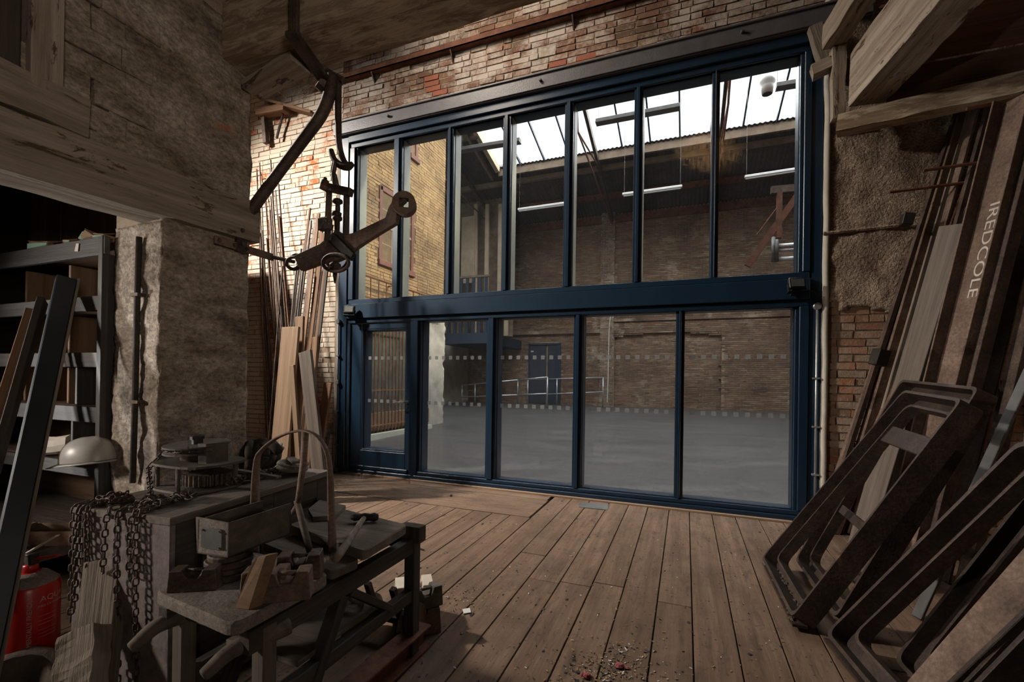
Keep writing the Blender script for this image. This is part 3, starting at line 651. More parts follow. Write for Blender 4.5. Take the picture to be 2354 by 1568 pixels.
# door leaf in the left bay of the screen
dr = empty('door_1', (-3.87, 0, 0.06), 'dark blue glazed door with a steel lever handle in the screen', kind='structure')
dx0, dx1, dz0, dz1 = -4.36, -3.375, 0.065, 2.062
bluebox('stile', (dx0, FY0+0.03, dz0), (-4.18, FY1-0.01, dz1), dr); bluebox('stile', (-3.45, FY0+0.03, dz0), (dx1, FY1-0.01, dz1), dr)
bluebox('top_rail', (-4.18, FY0+0.03, 1.985), (-3.45, FY1-0.01, dz1), dr); bluebox('kick_panel', (-4.18, FY0+0.03, dz0), (-3.45, FY1-0.01, 0.325), dr)
bluebox('weather_bar', (-4.33, FY0+0.0, dz0+0.004), (-3.40, FY0+0.03, dz0+0.05), dr)
glaze(-4.165, -3.465, 0.345, 1.968, True, dr, 0.015)
h = MB().tube([(-3.43, FY0+0.03, 1.005), (-3.43, FY0-0.03, 1.005), (-3.45, FY0-0.045, 1.005), (-3.56, FY0-0.045, 1.003)], 0.0085, 8)
hd = h.build('handle', 'bright_steel', dr, smooth=True)
MB().lathe([(0.026, 0), (0.026, 0.006)], Matrix.Translation((-3.43, FY0+0.03, 1.005)) @ Matrix.Rotation(math.pi/2, 4, 'X'), 14).build('handle_rose', 'bright_steel', dr)
MB().lathe([(0.02, 0), (0.02, 0.005)], Matrix.Translation((-3.43, FY0+0.03, 0.94)) @ Matrix.Rotation(math.pi/2, 4, 'X'), 12).build('keyhole_plate', 'black_iron', dr)
# weathered timber of the jamb at the left edge
plank('jamb_timber', (PX0-0.03, -0.06, 0), (PX0-0.03, -0.06, 4.68), 0.055, 0.10, 'timber_grey', scr, rough=0.006, cuts=40)
# grey steel channel over the screen
lb = empty('steel_lintel', (-1.65, -0.1, 4.69), 'long dark grey painted steel channel spanning above the blue screen', 'beam')
MB().box((PX0-0.08, -0.175, 4.695), (PX1+0.35, -0.16, 4.862)).box((PX0-0.08, -0.195, 4.852), (PX1+0.35, 0.0, 4.872)).box((PX0-0.08, -0.16, 4.685), (PX1+0.35, 0.02, 4.705)).build('channel', 'grey_steel', lb, bevel=0.004)
for px, py in ((894, 268), (1243, 186), (1706, 75)):
    p = at(px, py, 'y', -0.175); M = Matrix.Translation(p) @ Matrix.Rotation(math.pi/2, 4, 'X')
    MB().lathe([(0.017, 0), (0.017, 0.03), (0.012, 0.036)], M, 6).build('bolt', 'plain_steel', lb)
# rusty angle rail on brackets high on the brickwork
rz = 5.52
ar = empty('angle_rail', (-3.2, -0.1, rz), 'long rusty iron angle rail on brackets high on the brick wall', 'rail')
MB().box((-5.35, -0.10, rz), (1.5, -0.013, rz+0.012)).box((-5.35, -0.10, rz), (1.5, -0.09, rz+0.075)).build('angle', 'rust_red', ar)
for px, py in ((860, 178), (1040, 126), (1318, 46)):
    p = at(px, py, 'y', -0.03)
    mb = MB().slab([(p.x-0.008, -0.012, rz), (p.x-0.008, -0.095, rz), (p.x-0.008, -0.085, rz-0.02), (p.x-0.008, -0.012, rz-0.13)], (0.016, 0, 0)); mb.build('bracket', 'rust_dark', ar)
# floodlights, conduits
def floodlight(name, p, label, yaw):
    e = empty(name, p, label, 'floodlight'); M = Matrix.Translation(p) @ Matrix.Rotation(yaw, 4, 'Z') @ Matrix.Rotation(-0.25, 4, 'X')
    mb = MB().box((-0.075, -0.018, -0.055), (0.075, 0.022, 0.055), M=M).box((-0.05, 0.022, -0.035), (0.05, 0.04, 0.035), M=M); mb.build('body', 'black_plastic', e, bevel=0.008)
    MB().box((-0.056, -0.0225, -0.038), (0.056, -0.0185, 0.038), M=M).build('lens', 'old_pane', e)
    MB().box((-0.078, 0.0, -0.07), (-0.07, 0.03, 0.0), M=M).box((0.07, 0.0, -0.07), (0.078, 0.03, 0.0), M=M).box((-0.078, 0.0, -0.078), (0.078, 0.06, -0.07), M=M).build('bracket', 'black_plastic', e)
    MB().box((-0.03, 0.03, -0.085), (0.03, 0.095, -0.03), M=M).build('mounting_arm', 'black_plastic', e)
    return e
pf = at(1832, 652, 'y', -0.20); floodlight('floodlight', pf, 'small black floodlight at the right end of the blue transom', 0.25)
pg = at(803, 712, 'y', -0.20); floodlight('floodlight', pg, 'small black floodlight above the blue door', 0.35)
def conduit(name, x, y, z0, z1, label, mat, clips, boxes, r=0.011):
    e = empty(name, (x, y, z0), label, 'conduit')
    MB().tube([(x, y, z0), (x, y, z1)], r, 8).build('tube', mat, e, smooth=True)
    for z in clips: MB().box((x-0.028, y-0.014, z-0.008), (x+0.028, y+0.022, z+0.008)).build('clip', mat, e)
    for z in boxes:
        MB().lathe([(0.034, 0), (0.034, 0.028), (0.030, 0.032)], Matrix.Translation((x, y+0.016, z)) @ Matrix.Rotation(math.pi/2, 4, 'X'), 16).build('junction_box', mat, e)
    return e
c1 = conduit('conduit', 1.150, -0.112, 0.03, 2.06, 'bright galvanised conduit beside the right pier', 'galvanised', (0.47, 0.92, 1.38), (0.03, 2.06))
MB().tube([(1.150, -0.11, 2.09), (1.150, -0.112, 2.16), (1.12, -0.12, 2.20), (pf.x+0.03, -0.13, 2.22), (pf.x, -0.12, 2.24)], 0.006, 6).build('cable', 'black_plastic', c1, smooth=True)
conduit('conduit', -4.535, -0.135, 0.03, 2.10, 'dull grey conduit on the post beside the blue door', 'plain_steel', (0.38, 0.85, 1.62), (0.03, 1.25, 2.10), 0.010)
# ------------------------------------------------------------------ the hall beyond the screen
YF = 15.0; ZE = 8.61; SL = 0.25; XHL, XHR = -6.35, 7.0
def roofz(y): return ZE+SL*(YF-y)
def on_roof(px, py):
    d = ray(px, py); t = (ZE+SL*(YF-CAM.y)-CAM.z)/(d.z+SL*d.y); return CAM+d*t
def floorz(y): return 0.0133*y
struct(MB().add([(-12, 0.13, 0), (XHR, 0.13, 0), (XHR, YF, floorz(YF)), (-12, YF, floorz(YF)), (-12, 0.13, -.3), (XHR, 0.13, -.3), (XHR, YF, -.3), (-12, YF, -.3)],
    [(0, 1, 2, 3), (4, 7, 6, 5), (0, 4, 5, 1), (1, 5, 6, 2), (2, 6, 7, 3), (3, 7, 4, 0)]).build('floor_hall', 'hall_concrete'))['label'] = 'smooth grey concrete floor of the hall'
# far wall with recess, pilaster, string course
def fx(px, py=860): return at(px, py, 'y', YF).x
YB = YF-0.12
wf0 = 1
dx0_, dx1_ = fx(1219), fx(1288); rx0, rx1 = fx(1412), fx(1658); rz1 = at(1530, 762, 'y', YF).z
wf = MB().box((-12, YF, -.1), (XHR, YF+0.4, ZE+0.25)).box((-12, YB, -.1), (rx0, YF, ZE+0.2)).box((rx1, YB, -.1), (XHR, YF, ZE+0.2)).box((rx0, YB, rz1-0.05), (rx1, YF, ZE+0.2))
wall_far = struct(wf.build('wall_far', 'mortar_far')); wall_far['label'] = 'large dark brick end wall of the hall'
dx0_, dx1_ = fx(1219), fx(1288); rx0, rx1 = fx(1412), fx(1658); rz1 = at(1530, 762, 'y', YF).z
px0, px1 = fx(1381), fx(1411)
def far_vis(x, y): return (1008 < x < 1830 and 205 < y < 660) or (1008 < x < 1825 and 712 < y < 940)
def in_recess(x, z): return rx0 < x < rx1 and z < rz1-0.10*abs(x-(rx0+rx1)/2)
def far_hole(s, t, w):
    x = -12+s; z = t
    return (dx0_-0.05 < x < dx1_+0.05 and z < 3.05) or in_recess(x, z) or (px0 < x < px1)
lay_bricks(wall_far, (-12, YB, 0), (1, 0, 0), (0, -1, 0), 12+XHR, ZE, 'brick_far', 21, hole=far_hole, npart=300, vis=far_vis, proud=0.015, jit=0.006, bw=0.22, bh=0.063, joint=0.014)
lay_bricks(wall_far, (rx0, YF, 0), (1, 0, 0), (0, -1, 0), rx1-rx0, rz1+0.1, 'brick_far', 22, npart=0, proud=0.010, jit=0.004, bw=0.22, bh=0.063, joint=0.014, hole=lambda s, t, w: not in_recess(rx0+s, t))
lay_bricks(wall_far, (px0, YF-0.28, 0.15), (1, 0, 0), (0, -1, 0), px1-px0, at(1395, 492, 'y', YF).z-0.15, 'brick_far', 23, npart=60, proud=0.01, bw=0.20, joint=0.012)
MB().box((px0, YF-0.28, 0.1), (px1, YF, at(1395, 492, 'y', YF).z)).build('pilaster', 'white_render', wall_far)
zc = at(1240, 770, 'y', YF).z
MB().box((-12, YF-0.24, zc), (px0, YF, zc+0.16)).box((px1, YF-0.20, at(1600, 735, 'y', YF).z), (XHR, YF, at(1600, 735, 'y', YF).z+0.12)).build('string_course', 'brick_far', wall_far)
# door in the far wall
fd = empty('door_2', ((dx0_+dx1_)/2, YF, 0.18), 'dark blue double door in the far brick wall', kind='structure')
zb, zt = floorz(YF), at(1250, 792, 'y', YF).z
for a, b in ((dx0_, dx0_+0.58*(dx1_-dx0_)), (dx0_+0.59*(dx1_-dx0_), dx1_)):
    MB().box((a+0.03, YF-0.16, zb+0.02), (b-0.02, YF-0.10, zt-0.04)).build('door_leaf', 'blue_door_dark', fd, bevel=0.01)
MB().box((dx0_-0.05, YF-0.20, zb), (dx0_+0.03, YF, zt+0.05)).box((dx1_-0.02, YF-0.20, zb), (dx1_+0.06, YF, zt+0.05)).box((dx0_, YF-0.20, zt-0.03), (dx1_, YF, zt+0.05)).build('door_frame', 'blue_door_dark', fd)
MB().box((dx0_+0.07, YF-0.175, zt-0.36), (dx0_+0.20, YF-0.158, zt-0.30)).build('door_sign', 'white_paper', fd)
# guard rails of the ramp in front of the far door
gr = empty('guard_rail', (-7.0, 13, floorz(13)), 'galvanised tube guard rail along the ramp by the far door', 'railing')
def rail(y, pxs, top, mid, x_end=None):
    """posts at pixels pxs on the floor line of depth y"""
    P = []
    for px in pxs:
        b = at(px, 905, 'y', y); P.append(b.x)
    for x in P: MB().tube([(x, y, floorz(y)), (x, y, top(x))], 0.032, 8).build('post', 'galvanised', gr, smooth=True)
    for f in (top, mid):
        MB().tube([(x, y, f(x)) for x in (P[0], P[-1])], 0.030, 8).build('rail', 'galvanised', gr, smooth=True)
def linz(y, p, q):
    a = at(*p, 'y', y); b = at(*q, 'y', y)
    return lambda x: a.z+(b.z-a.z)*(x-a.x)/(b.x-a.x)
rail(12.6, (1062, 1092, 1152, 1190), linz(12.6, (1062, 886), (1258, 867)), linz(12.6, (1062, 913), (1258, 905)))
rail(12.6, (1190, 1258), linz(12.6, (1062, 886), (1258, 867)), linz(12.6, (1062, 913), (1258, 905)))
rail(14.2, (1213, 1280, 1386), linz(14.2, (1213, 873), (1386, 868)), linz(14.2, (1213, 908), (1386, 901)))

# yellow stock brick wall on the left with sash windows
YWE = at(1020, 600, 'x', XHL).y
wy = struct(MB().box((XHL-0.4, 0.42, -.1), (XHL, YWE, 10.2)).build('wall_hall_left', 'mortar_yellow')); wy['label'] = 'yellow stock brick wall of the hall with sash windows'
def wcorner(p): return at(p[0], p[1], 'x', XHL)
W1 = (wcorner((873, 430)).y, wcorner((950, 475)).y, wcorner((868, 600)).z, wcorner((873, 425)).z)
W2 = (wcorner((944, 300)).y, wcorner((960, 300)).y, wcorner((955, 368)).z, wcorner((944, 290)).z+1.2)
OP = (wcorner((846, 900)).y, wcorner((943, 900)).y, 0.0, wcorner((895, 752)).z+0.3)    # barred opening behind the door
def yhole(s, t, w):
    y = 0.42+s
    for a, b, c, d in (W1, W2, OP):
        if a-0.05 < y < b+0.05 and c-0.02 < t < d+0.05: return True
    return False
def yvis(x, y): return 825 < x < 1025 and 290 < y < 690
lay_bricks(wy, (XHL, 0.42, 0), (0, 1, 0), (1, 0, 0), YWE-0.42, 10.2, 'brick_yellow', 31, hole=yhole, npart=300, vis=yvis, proud=0.012, jit=0.004, joint=0.010)
MB().box((XHL-0.4, YWE, -.1), (XHL, YWE+0.012, 10.2)).build('corner_return', 'brick_yellow', wy)
def sash(n, Wd, rows, cols, label, right=True):
    a, b, c, d = Wd; x = XHL
    e = empty('window_%d' % n, (x, (a+b)/2, c), label, kind='structure')
    for q in (((x-0.06, a-0.02, c), (x+0.025, a+0.09, d)), ((x-0.06, b-0.09, c), (x+0.025, b+0.02, d)), ((x-0.06, a, d-0.10), (x+0.025, b, d+0.02)), ((x-0.06, a-0.05, c-0.07), (x+0.07, b+0.05, c+0.05))):
        MB().box(*q).build('frame', 'window_red', e, bevel=0.008)
    MB().box((x-0.05, a+0.08, (c+d)/2-0.03), (x+0.012, b-0.08, (c+d)/2+0.03)).build('meeting_rail', 'pale_timber', e)
    for i in range(1, cols):
        y = a+0.09+(b-a-0.18)*i/cols
        MB().box((x-0.04, y-0.012, c+0.05), (x+0.004, y+0.012, d-0.1)).build('glazing_bar', 'pale_timber', e)
    for j in range(1, rows):
        z = c+0.05+(d-c-0.15)*j/rows
        MB().box((x-0.04, a+0.09, z-0.010), (x+0.004, b-0.09, z+0.010)).build('glazing_bar', 'pale_timber', e)
    for i in range(cols):
        for j in range(rows):
            y0 = a+0.09+(b-a-0.18)*i/cols; y1 = a+0.09+(b-a-0.18)*(i+1)/cols; z0 = c+0.05+(d-c-0.15)*j/rows; z1 = c+0.05+(d-c-0.15)*(j+1)/rows
            MB().box((x-0.05, y0+0.012, z0+0.01), (x-0.03+random.uniform(-.004, .004), y1-0.012, z1-0.01)).build('pane', 'old_pane', e)
sash(2, W1, 4, 3, 'old red framed sash window low in the yellow wall')
sash(3, W2, 2, 1, 'small red framed window high in the yellow wall')
# rusty window guard above the barred doorway, in front of the yellow wall
def grille(name, x, ya, yb, z0, z1, n, label, rails, r=0.014, tilt=0.0):
    e = empty(name, (x, (ya+yb)/2, z0), label, 'grille')
    for i in range(n):
        y = ya+(yb-ya)*i/(n-1); MB().tube([(x, y, z0), (x+tilt, y, z1)], r, 6).build('bar', 'rust_bar', e)
    for z in rails: MB().box((x-0.02, ya-0.05, z-0.012), (x+0.02, yb+0.05, z+0.012)).build('rail', 'rust_bar', e)
    return e
yy = [at(840, 985, 'x', XHL+0.35).y, at(940, 985, 'x', XHL+0.35).y]
grille('barred_gate', XHL+0.22, yy[0]-0.2, yy[1]+0.15, 0.15, 2.75, 16, 'rusty vertical bar gate seen through the blue door', (0.30, 1.05, 2.42))
g2 = grille('window_guard', XHL+0.25, 1.2, 5.6, 2.95, 3.42, 18, 'low rusty bar guard rail along the yellow wall', (2.97, 3.40), 0.012)
MB().box((XHL-0.02, OP[0], 0), (XHL+0.004, OP[1], OP[3])).build('barred_opening', 'old_pane', wy)
for y in (1.3, 3.4, 5.5):
    for z in (2.97, 3.40): MB().box((XHL-0.01, y-0.015, z-0.01), (XHL+0.25, y+0.015, z+0.01)).build('wall_fixing', 'rust_bar', g2)
kb = MB().box((XHL+0.28, 0.6, 0.0), (XHL+0.40, 4.75, 0.15)).build('kerb', 'cream_paint'); tag(kb, 'pale painted kerb at the foot of the barred gate', 'kerb')
MB().box((XHL+0.0, 2.5, 0.18), (XHL+0.15, 5.0, 0.55)).build('plank_stop', 'timber_tan', wy)
# rendered column and recess with a blue balustraded gallery
grid_patch('render_coat', (XHL, at(972, 850, 'x', XHL).y, 0.0), (0, 1, 0), (0, 0, 1), (1, 0, 0), YWE+0.02-at(972, 850, 'x', XHL).y, 3.05, 14, 50, 0.03, 'white_render', wy, 0.05, 0.10, 3.0)
wr2 = struct(MB().box((-12.2, YWE, -.1), (-11.8, YF, 10.2)).build('wall_recess', 'brick_far')); wr2['label'] = 'dim wall at the back of the side recess'
MB().box((-10.2, 9.0, 0), (-10.05, YF, 3.0)).build('low_wall', 'white_render', wr2)
gz = at(1060, 790, 'y', 11.0).z
ga = empty('gallery', (-9.0, 11.0, gz), 'dark blue balustraded gallery at the left end of the hall', 'gallery')
gxa, gxb = at(1010, 760, 'y', 11).x, at(1122, 760, 'y', 11).x
gt = at(1060, 640, 'y', 11.0).z
MB().box((gxa, 11.0, gz), (gxb, 14.9, gz+0.42)).build('floor_edge', 'blue_paint', ga)
MB().box((gxa, 11.0, gt), (gxb, 11.10, gt+0.08)).build('hand_rail', 'roof_timber', ga)
for i in range(8):
    x = gxa+(gxb-gxa)*(i+0.5)/8; MB().box((x-0.06, 11.02, gz+0.42), (x+0.06, 11.08, gt)).build('baluster', 'blue_paint', ga)
# timber studs and boards of the lift tower behind the gallery
ts = empty('stud_frame', (-9.0, 12.5, gz+0.42), 'pale timber stud frame with ply panels above the gallery', 'frame')
for px in (1092, 1118, 1148, 1165):
    a = at(px, 660, 'y', 12.5); b = at(px+2, 470, 'y', 12.5)
    plank('stud', (a.x, 12.5, gz+0.423), (a.x, 12.5, b.z), 0.16, 0.12, 'pale_timber', ts, up=(0, -1, 0))
for p0, p1, p2, p3 in (((1062, 500), (1090, 500), (1090, 650), (1060, 650)),):
    a = at(p0[0], p0[1], 'y', 12.4); b = at(p2[0], p2[1], 'y', 12.4); MB().box((a.x, 12.38, b.z), (b.x, 12.42, a.z)).build('ply_panel', 'pale_timber', ts)
a = at(1030, 480, 'y', 12.8); b = at(1180, 650, 'y', 12.8); MB().box((a.x-1.5, 12.8, gz+.424), (b.x, 12.86, a.z+1.6)).build('back_panel', 'roof_timber', ts)

# right hall wall, roof
struct(MB().box((XHR, 0.42, -.1), (XHR+0.3, YF, 10.8)).build('wall_hall_right', 'brick_far'))['label'] = 'right brick wall of the hall'
struct(MB().box((-8.2, WT, 5.2), (XHR, WT+0.1, 12.0)).box((PX1+0.3, WT, -.1), (XHR, WT+0.05, 5.3)).box((-6.6, WT, -.1), (PX0-0.2, WT+0.05, 5.3)).build('wall_hall_front', 'brick_near'))['label'] = 'hall side of the screen wall'
SKY0 = on_roof(1480, 330).y; SKYX = on_roof(1148, 393).x; RIDGE = 3.2; SKX1 = 6.4
roof = empty('roof_hall', (0, 8, ZE), 'corrugated iron hall roof with a long roof light', kind='structure')
def corrugated(x0, x1, y0, y1, name='corrugated_sheet', pitch=0.15):
    mb = MB(); n = int((x1-x0)/pitch)*6
    for i in range(n+1):
        x = x0+(x1-x0)*i/n; dz = 0.022*math.cos(2*math.pi*i/6)
        mb.v += [Vector((x, y0, roofz(y0)+dz)), Vector((x, y1, roofz(y1)+dz)), Vector((x, y0, roofz(y0)+dz+.03)), Vector((x, y1, roofz(y1)+dz+.03))]
    for i in range(n):
        a = i*4; mb.f += [(a, a+4, a+5, a+1), (a+2, a+3, a+7, a+6)]; mb.mi += [0, 0]
    return mb.build(name, 'corrugated_iron', roof, smooth=True)
x = -12.0
while x < XHR:
    x1 = min(x+1.5, XHR); corrugated(x, x1+0.02, SKY0, YF+0.3); x = x1
x = -12.0
while x < SKYX-0.05:
    x1 = min(x+1.5, SKYX-0.04); corrugated(x, x1, RIDGE, SKY0); x = x1
MB().add([(-12, RIDGE, roofz(RIDGE)+.02), (XHR, RIDGE, roofz(RIDGE)+.02), (XHR, 0.4, roofz(RIDGE)-.8), (-12, 0.4, roofz(RIDGE)-.8), (-12, RIDGE, roofz(RIDGE)+.1), (XHR, RIDGE, roofz(RIDGE)+.1), (XHR, 0.4, roofz(RIDGE)-.7), (-12, 0.4, roofz(RIDGE)-.7)],
    [(0, 1, 2, 3), (4, 7, 6, 5), (0, 4, 5, 1), (1, 5, 6, 2), (2, 6, 7, 3), (3, 7, 4, 0)]).build('rear_slope', 'corrugated_iron', roof)
MB().box((SKX1, RIDGE, roofz(SKY0)), (XHR, SKY0, roofz(RIDGE)+.1)).build('side_slope', 'corrugated_iron', roof)
def slope_bar(name, x, y0, y1, w, h, mat, dz=0.0):
    return plank(name, (x, y0, roofz(y0)+dz), (x, y1, roofz(y1)+dz), w, h, mat, roof, bevel=0)
def cross_bar(name, y, w, h, mat, dz=-0.10, xa=-12, xb=XHR):
    return plank(name, (xa, y, roofz(y)+dz), (xb, y, roofz(y)+dz), w, h, mat, roof, bevel=0)
cross_bar('roof_light_curb', SKY0+0.10, 0.10, 0.34, 'roof_timber', -0.10, SKYX)
cross_bar('purlin', 13.35, 0.16, 0.20, 'rust_red', -0.16); cross_bar('purlin', 11.75, 0.14, 0.18, 'roof_timber', -0.14); cross_bar('eaves_beam', 14.88, 0.22, 0.34, 'rust_red', -0.22)
cross_bar('purlin', 9.2, 0.12, 0.18, 'roof_timber', -0.14, -12, SKYX); cross_bar('purlin', 6.5, 0.12, 0.18, 'roof_timber', -0.14, -12, SKYX)
slope_bar('roof_light_trim', SKYX, RIDGE, SKY0, 0.16, 0.22, 'pale_timber', -0.08); slope_bar('roof_light_trim', SKYX-0.35, RIDGE, SKY0+0.3, 0.10, 0.18, 'roof_timber', -0.15)
# glazing bars and panes of the roof light
bars = [on_roof(px, py) for px, py in ((1145, 300), (1200, 290), (1252, 290), (1300, 280), (1320, 345), (1412, 248), (1478, 330), (1536, 300), (1602, 260), (1665, 270), (1735, 250), (1806, 235))]
xs = [SKYX+(SKX1-SKYX)*i/14 for i in range(15)]
for i, x in enumerate(xs[1:-1]): slope_bar('glazing_bar', x, RIDGE, SKY0, 0.05, 0.10, 'blue_door_dark', 0.0)
for x0, x1 in zip(xs[:-1], xs[1:]):
    p = plank('roof_pane', ((x0+x1)/2, RIDGE, roofz(RIDGE)+.045), ((x0+x1)/2, SKY0, roofz(SKY0)+.045), x1-x0-0.02, 0.006, 'roof_glass', roof, bevel=0)
# trusses: rafter, struts and tie rods
def truss(x, parent_label):
    e = empty('roof_truss', (x, 11, roofz(11)-0.5), parent_label, 'truss')
    plank('rafter', (x, RIDGE, roofz(RIDGE)-0.18), (x, YF-0.05, roofz(YF)-0.30), 0.10, 0.20, 'rust_dark', e, bevel=0)
    a = Vector((x, 11.6, roofz(11.6)-0.25)); b = Vector((x, 8.0, roofz(11.6)-0.75)); c = Vector((x, 4.6, roofz(4.6)-0.25))
    for p, q, r in ((a, b, 0.030), (b, c, 0.026), (b, Vector((x, 7.6, roofz(7.6)-0.25)), 0.03), (Vector((x, YF-0.2, roofz(YF)-0.45)), b, 0.028)):
        rod('tie_rod', p, q, r, 'rust_red', e, 6)
    return e
tx = [on_roof(1366, 320).x, on_roof(1660, 300).x-0.05, on_roof(1105, 400).x]
truss(tx[0], 'iron roof truss crossing the roof light near the middle pane'); truss(tx[1], 'iron roof truss crossing the roof light at the right'); truss(tx[2]-0.5, 'iron roof truss at the left end of the roof light')
# the lamp that stands for the open sky above the roof light
ym = (RIDGE+SKY0)/2; sl = area('sky_over_roof_light', ((SKYX+SKX1)/2, ym, roofz(ym)+0.45), ((SKYX+SKX1)/2, ym-0.25, roofz(ym)-0.55), SKX1-SKYX+0.6, (SKY0-RIDGE)*1.03+0.6, SKY_POWER, (1.0, 0.97, 0.92))
# hanging strip lights
def strip(name, p, q, y, label, mat='tube_white', chains=True, w=0.10, h=0.07, drop=0.9):
    a = at(*p, 'y', y); b = at(*q, 'y', y); b.y = y
    e = empty(name, (a+b)/2, label, 'light fitting')
    plank('housing', a, b, w, h, 'white_plastic' if mat == 'tube_white' else mat, e, bevel=0.008)
    if mat == 'tube_white': rod('tube', a+(b-a)*0.02-Vector((0, 0, h*0.75)), b-(b-a)*0.02-Vector((0, 0, h*0.75)), 0.028, 'tube_white', e, 8)
    else: plank('reflector', a-Vector((0, 0, h*0.6)), b-Vector((0, 0, h*0.6)), w*1.5, 0.03, mat, e, bevel=0)
    if chains:
        for t in (0.03, 0.97):
            s = a+(b-a)*t; MB().tube([s+Vector((0, 0, h/2)), Vector((s.x, s.y, roofz(s.y)+0.03))], 0.004, 4).build('chain', 'plain_steel', e)
    return e
strip('strip_light', (1191, 482), (1300, 467), 9.5, 'white hanging strip light behind the fourth upper pane')
strip('strip_light', (1431, 447), (1568, 428), 9.5, 'white hanging strip light behind the sixth upper pane')
strip('strip_light', (1712, 407), (1850, 386), 9.5, 'white hanging strip light behind the rightmost upper pane', drop=1.6)
strip('strip_light', (1058, 344), (1196, 322), 7.5, 'strip light coloured as a silhouette against the roof light in the third upper pane', 'plain_steel', True, 0.16, 0.10, 0.6)  # dark steel colour puts the backlit silhouette into these three fittings
strip('strip_light', (1370, 280), (1563, 243), 7.5, 'strip light coloured as a silhouette across the bright roof light in the middle panes', 'plain_steel', True, 0.16, 0.10, 0.6)
strip('strip_light', (1784, 198), (1900, 178), 7.5, 'short strip light coloured as a silhouette beside the white pendant', 'plain_steel', True, 0.16, 0.10, 0.5)
# white pendant heater
pp = at(1764, 195, 'y', 6.5); M = Matrix.Translation(pp)
pe = empty('pendant_heater', pp, 'white bell shaped pendant hanging under the roof light', 'pendant')
MB().lathe([(0.11, -0.21), (0.13, -0.05), (0.135, 0.0), (0.165, 0.05), (0.165, 0.15), (0.10, 0.19), (0.03, 0.21)], M, 20).build('shell', 'white_plastic', pe, smooth=True)
MB().lathe([(0.10, -0.215), (0.02, -0.18)], M, 16).build('nozzle', 'black_plastic', pe)
MB().tube([pp+Vector((0, 0, 0.2)), Vector((pp.x, pp.y, roofz(pp.y)-0.05))], 0.012, 6).build('hanger', 'galvanised', pe)
# gantry bracket with a diagonal strut and silver ducts at the right
gb = empty('wall_crane', (3.0, 12, 3), 'rusty iron wall crane with a diagonal strut at the right of the hall', 'crane')
yb_ = 8.0
a = at(1718, 612, 'y', yb_); b = at(1840, 440, 'y', yb_); plank('strut', a, b+(b-a)*0.4, 0.10, 0.16, 'rust_red', gb, bevel=0)
a = at(1772, 438, 'y', yb_); b = at(1860, 430, 'y', yb_); plank('jib', a, b+(b-a)*1.2, 0.12, 0.18, 'rust_dark', gb, bevel=0)
a = at(1792, 440, 'y', yb_); b = at(1790, 548, 'y', yb_); plank('post', b, a, 0.12, 0.12, 'rust_red', gb, bevel=0)
a = at(1740, 540, 'y', yb_); b = at(1792, 470, 'y', yb_); rod('stay', a, b, 0.02, 'rust_red', gb)
du = empty('duct_run', at(1790, 590, 'y', yb_+0.6), 'bright metal duct pipes in the right corner of the hall', 'duct')
for py, r in ((567, 0.10), (577, 0.06), (597, 0.10)):
    a = at(1775, py, 'y', yb_+0.6); MB().tube([a, Vector((XHR, a.y, a.z))], r*0.6, 12).build('pipe', 'galvanised', du, smooth=True)
for px in (1778, 1785):
    a = at(px, 545, 'y', yb_+0.55); b = at(px, 602, 'y', yb_+0.55); MB().tube([a, b], 0.05, 10).build('collar', 'plain_steel', du, smooth=True)
# white cable on the pilaster
cb = MB().tube([at(1403, 728, 'y', YF-0.31), at(1400, 760, 'y', YF-0.31), at(1398, 860, 'y', YF-0.31), at(1396, 925, 'y', YF-0.31)], 0.02, 5).build('cable', 'white_plastic'); tag(cb, 'thin white cable running down the pilaster', 'cable')
# ------------------------------------------------------------------ hoist beam, brace, steelyard
tb = plank('timber_beam', (XL, -3.215, 3.275), (2.3, -3.215, 3.30), 0.27, 0.33, 'timber_beam', None, rough=0.012, cuts=70, freq=4)
tag(tb, 'massive rough overhead timber beam crossing the top left', 'beam')
cbk = plank('corbel', (XL+0.01, -3.17, 3.03), (XL+0.42, -3.20, 3.085), 0.13, 0.05, 'timber_limewash', None, rough=0.006, cuts=6); tag(cbk, 'short split timber corbel tucked under the big overhead beam', 'corbel')
st = empty('beam_strap', at(700, 120, 'y', -3.2), 'dark iron strap wrapped round the overhead beam', 'strap')
s1 = at(688, -10, 'y', -3.372); s2 = at(676, 92, 'y', -3.372); s3 = at(742, 158, 'y', -3.05)
s2.z = 3.075; s1.x = s2.x; s3.z = 3.075
plank('front_bar', (s2.x, -3.372, s2.z), (s2.x, -3.372, 3.62), 0.055, 0.022, 'rust_dark', st, up=(0, -1, 0))
plank('under_bar', (s2.x-0.005, -3.385, 3.078), (s3.x, -3.02, 3.078), 0.07, 0.03, 'rust_dark', st)
MB().tube([(s3.x-0.02, -3.06, 3.07), (s3.x, -3.02, 3.05), (s3.x+0.05, -3.0, 3.04)], [0.045, 0.05, 0.03], 8).build('knuckle', 'rust_dark', st)
plank('cross_pin', at(725, 150, 'y', -3.0), at(792, 186, 'y', -3.0), 0.035, 0.03, 'rust_dark', st)
br = empty('brace_pipe', at(560, 505, 'x', XL+0.04), 'rusty iron brace pipe slanting from the pier to the beam', 'brace')
bp = [at(765, 175, 'y', -3.02), at(758, 215, 'y', -3.03), at(738, 265, 'y', -3.05), at(700, 318, 'y', -3.08), at(640, 398, 'y', -3.12), at(562, 505, 'y', -3.19)]
MB().tube(*smooth_path(bp, [0.034, 0.036, 0.034, 0.032, 0.031, 0.034]), 10).build('pipe', 'rust_dark', br, smooth=True)
plank('foot_plate', at(561, 498, 'x', XL+0.03), at(552, 580, 'x', XL+0.03), 0.065, 0.02, 'rust_dark', br, up=(1, 0, 0))
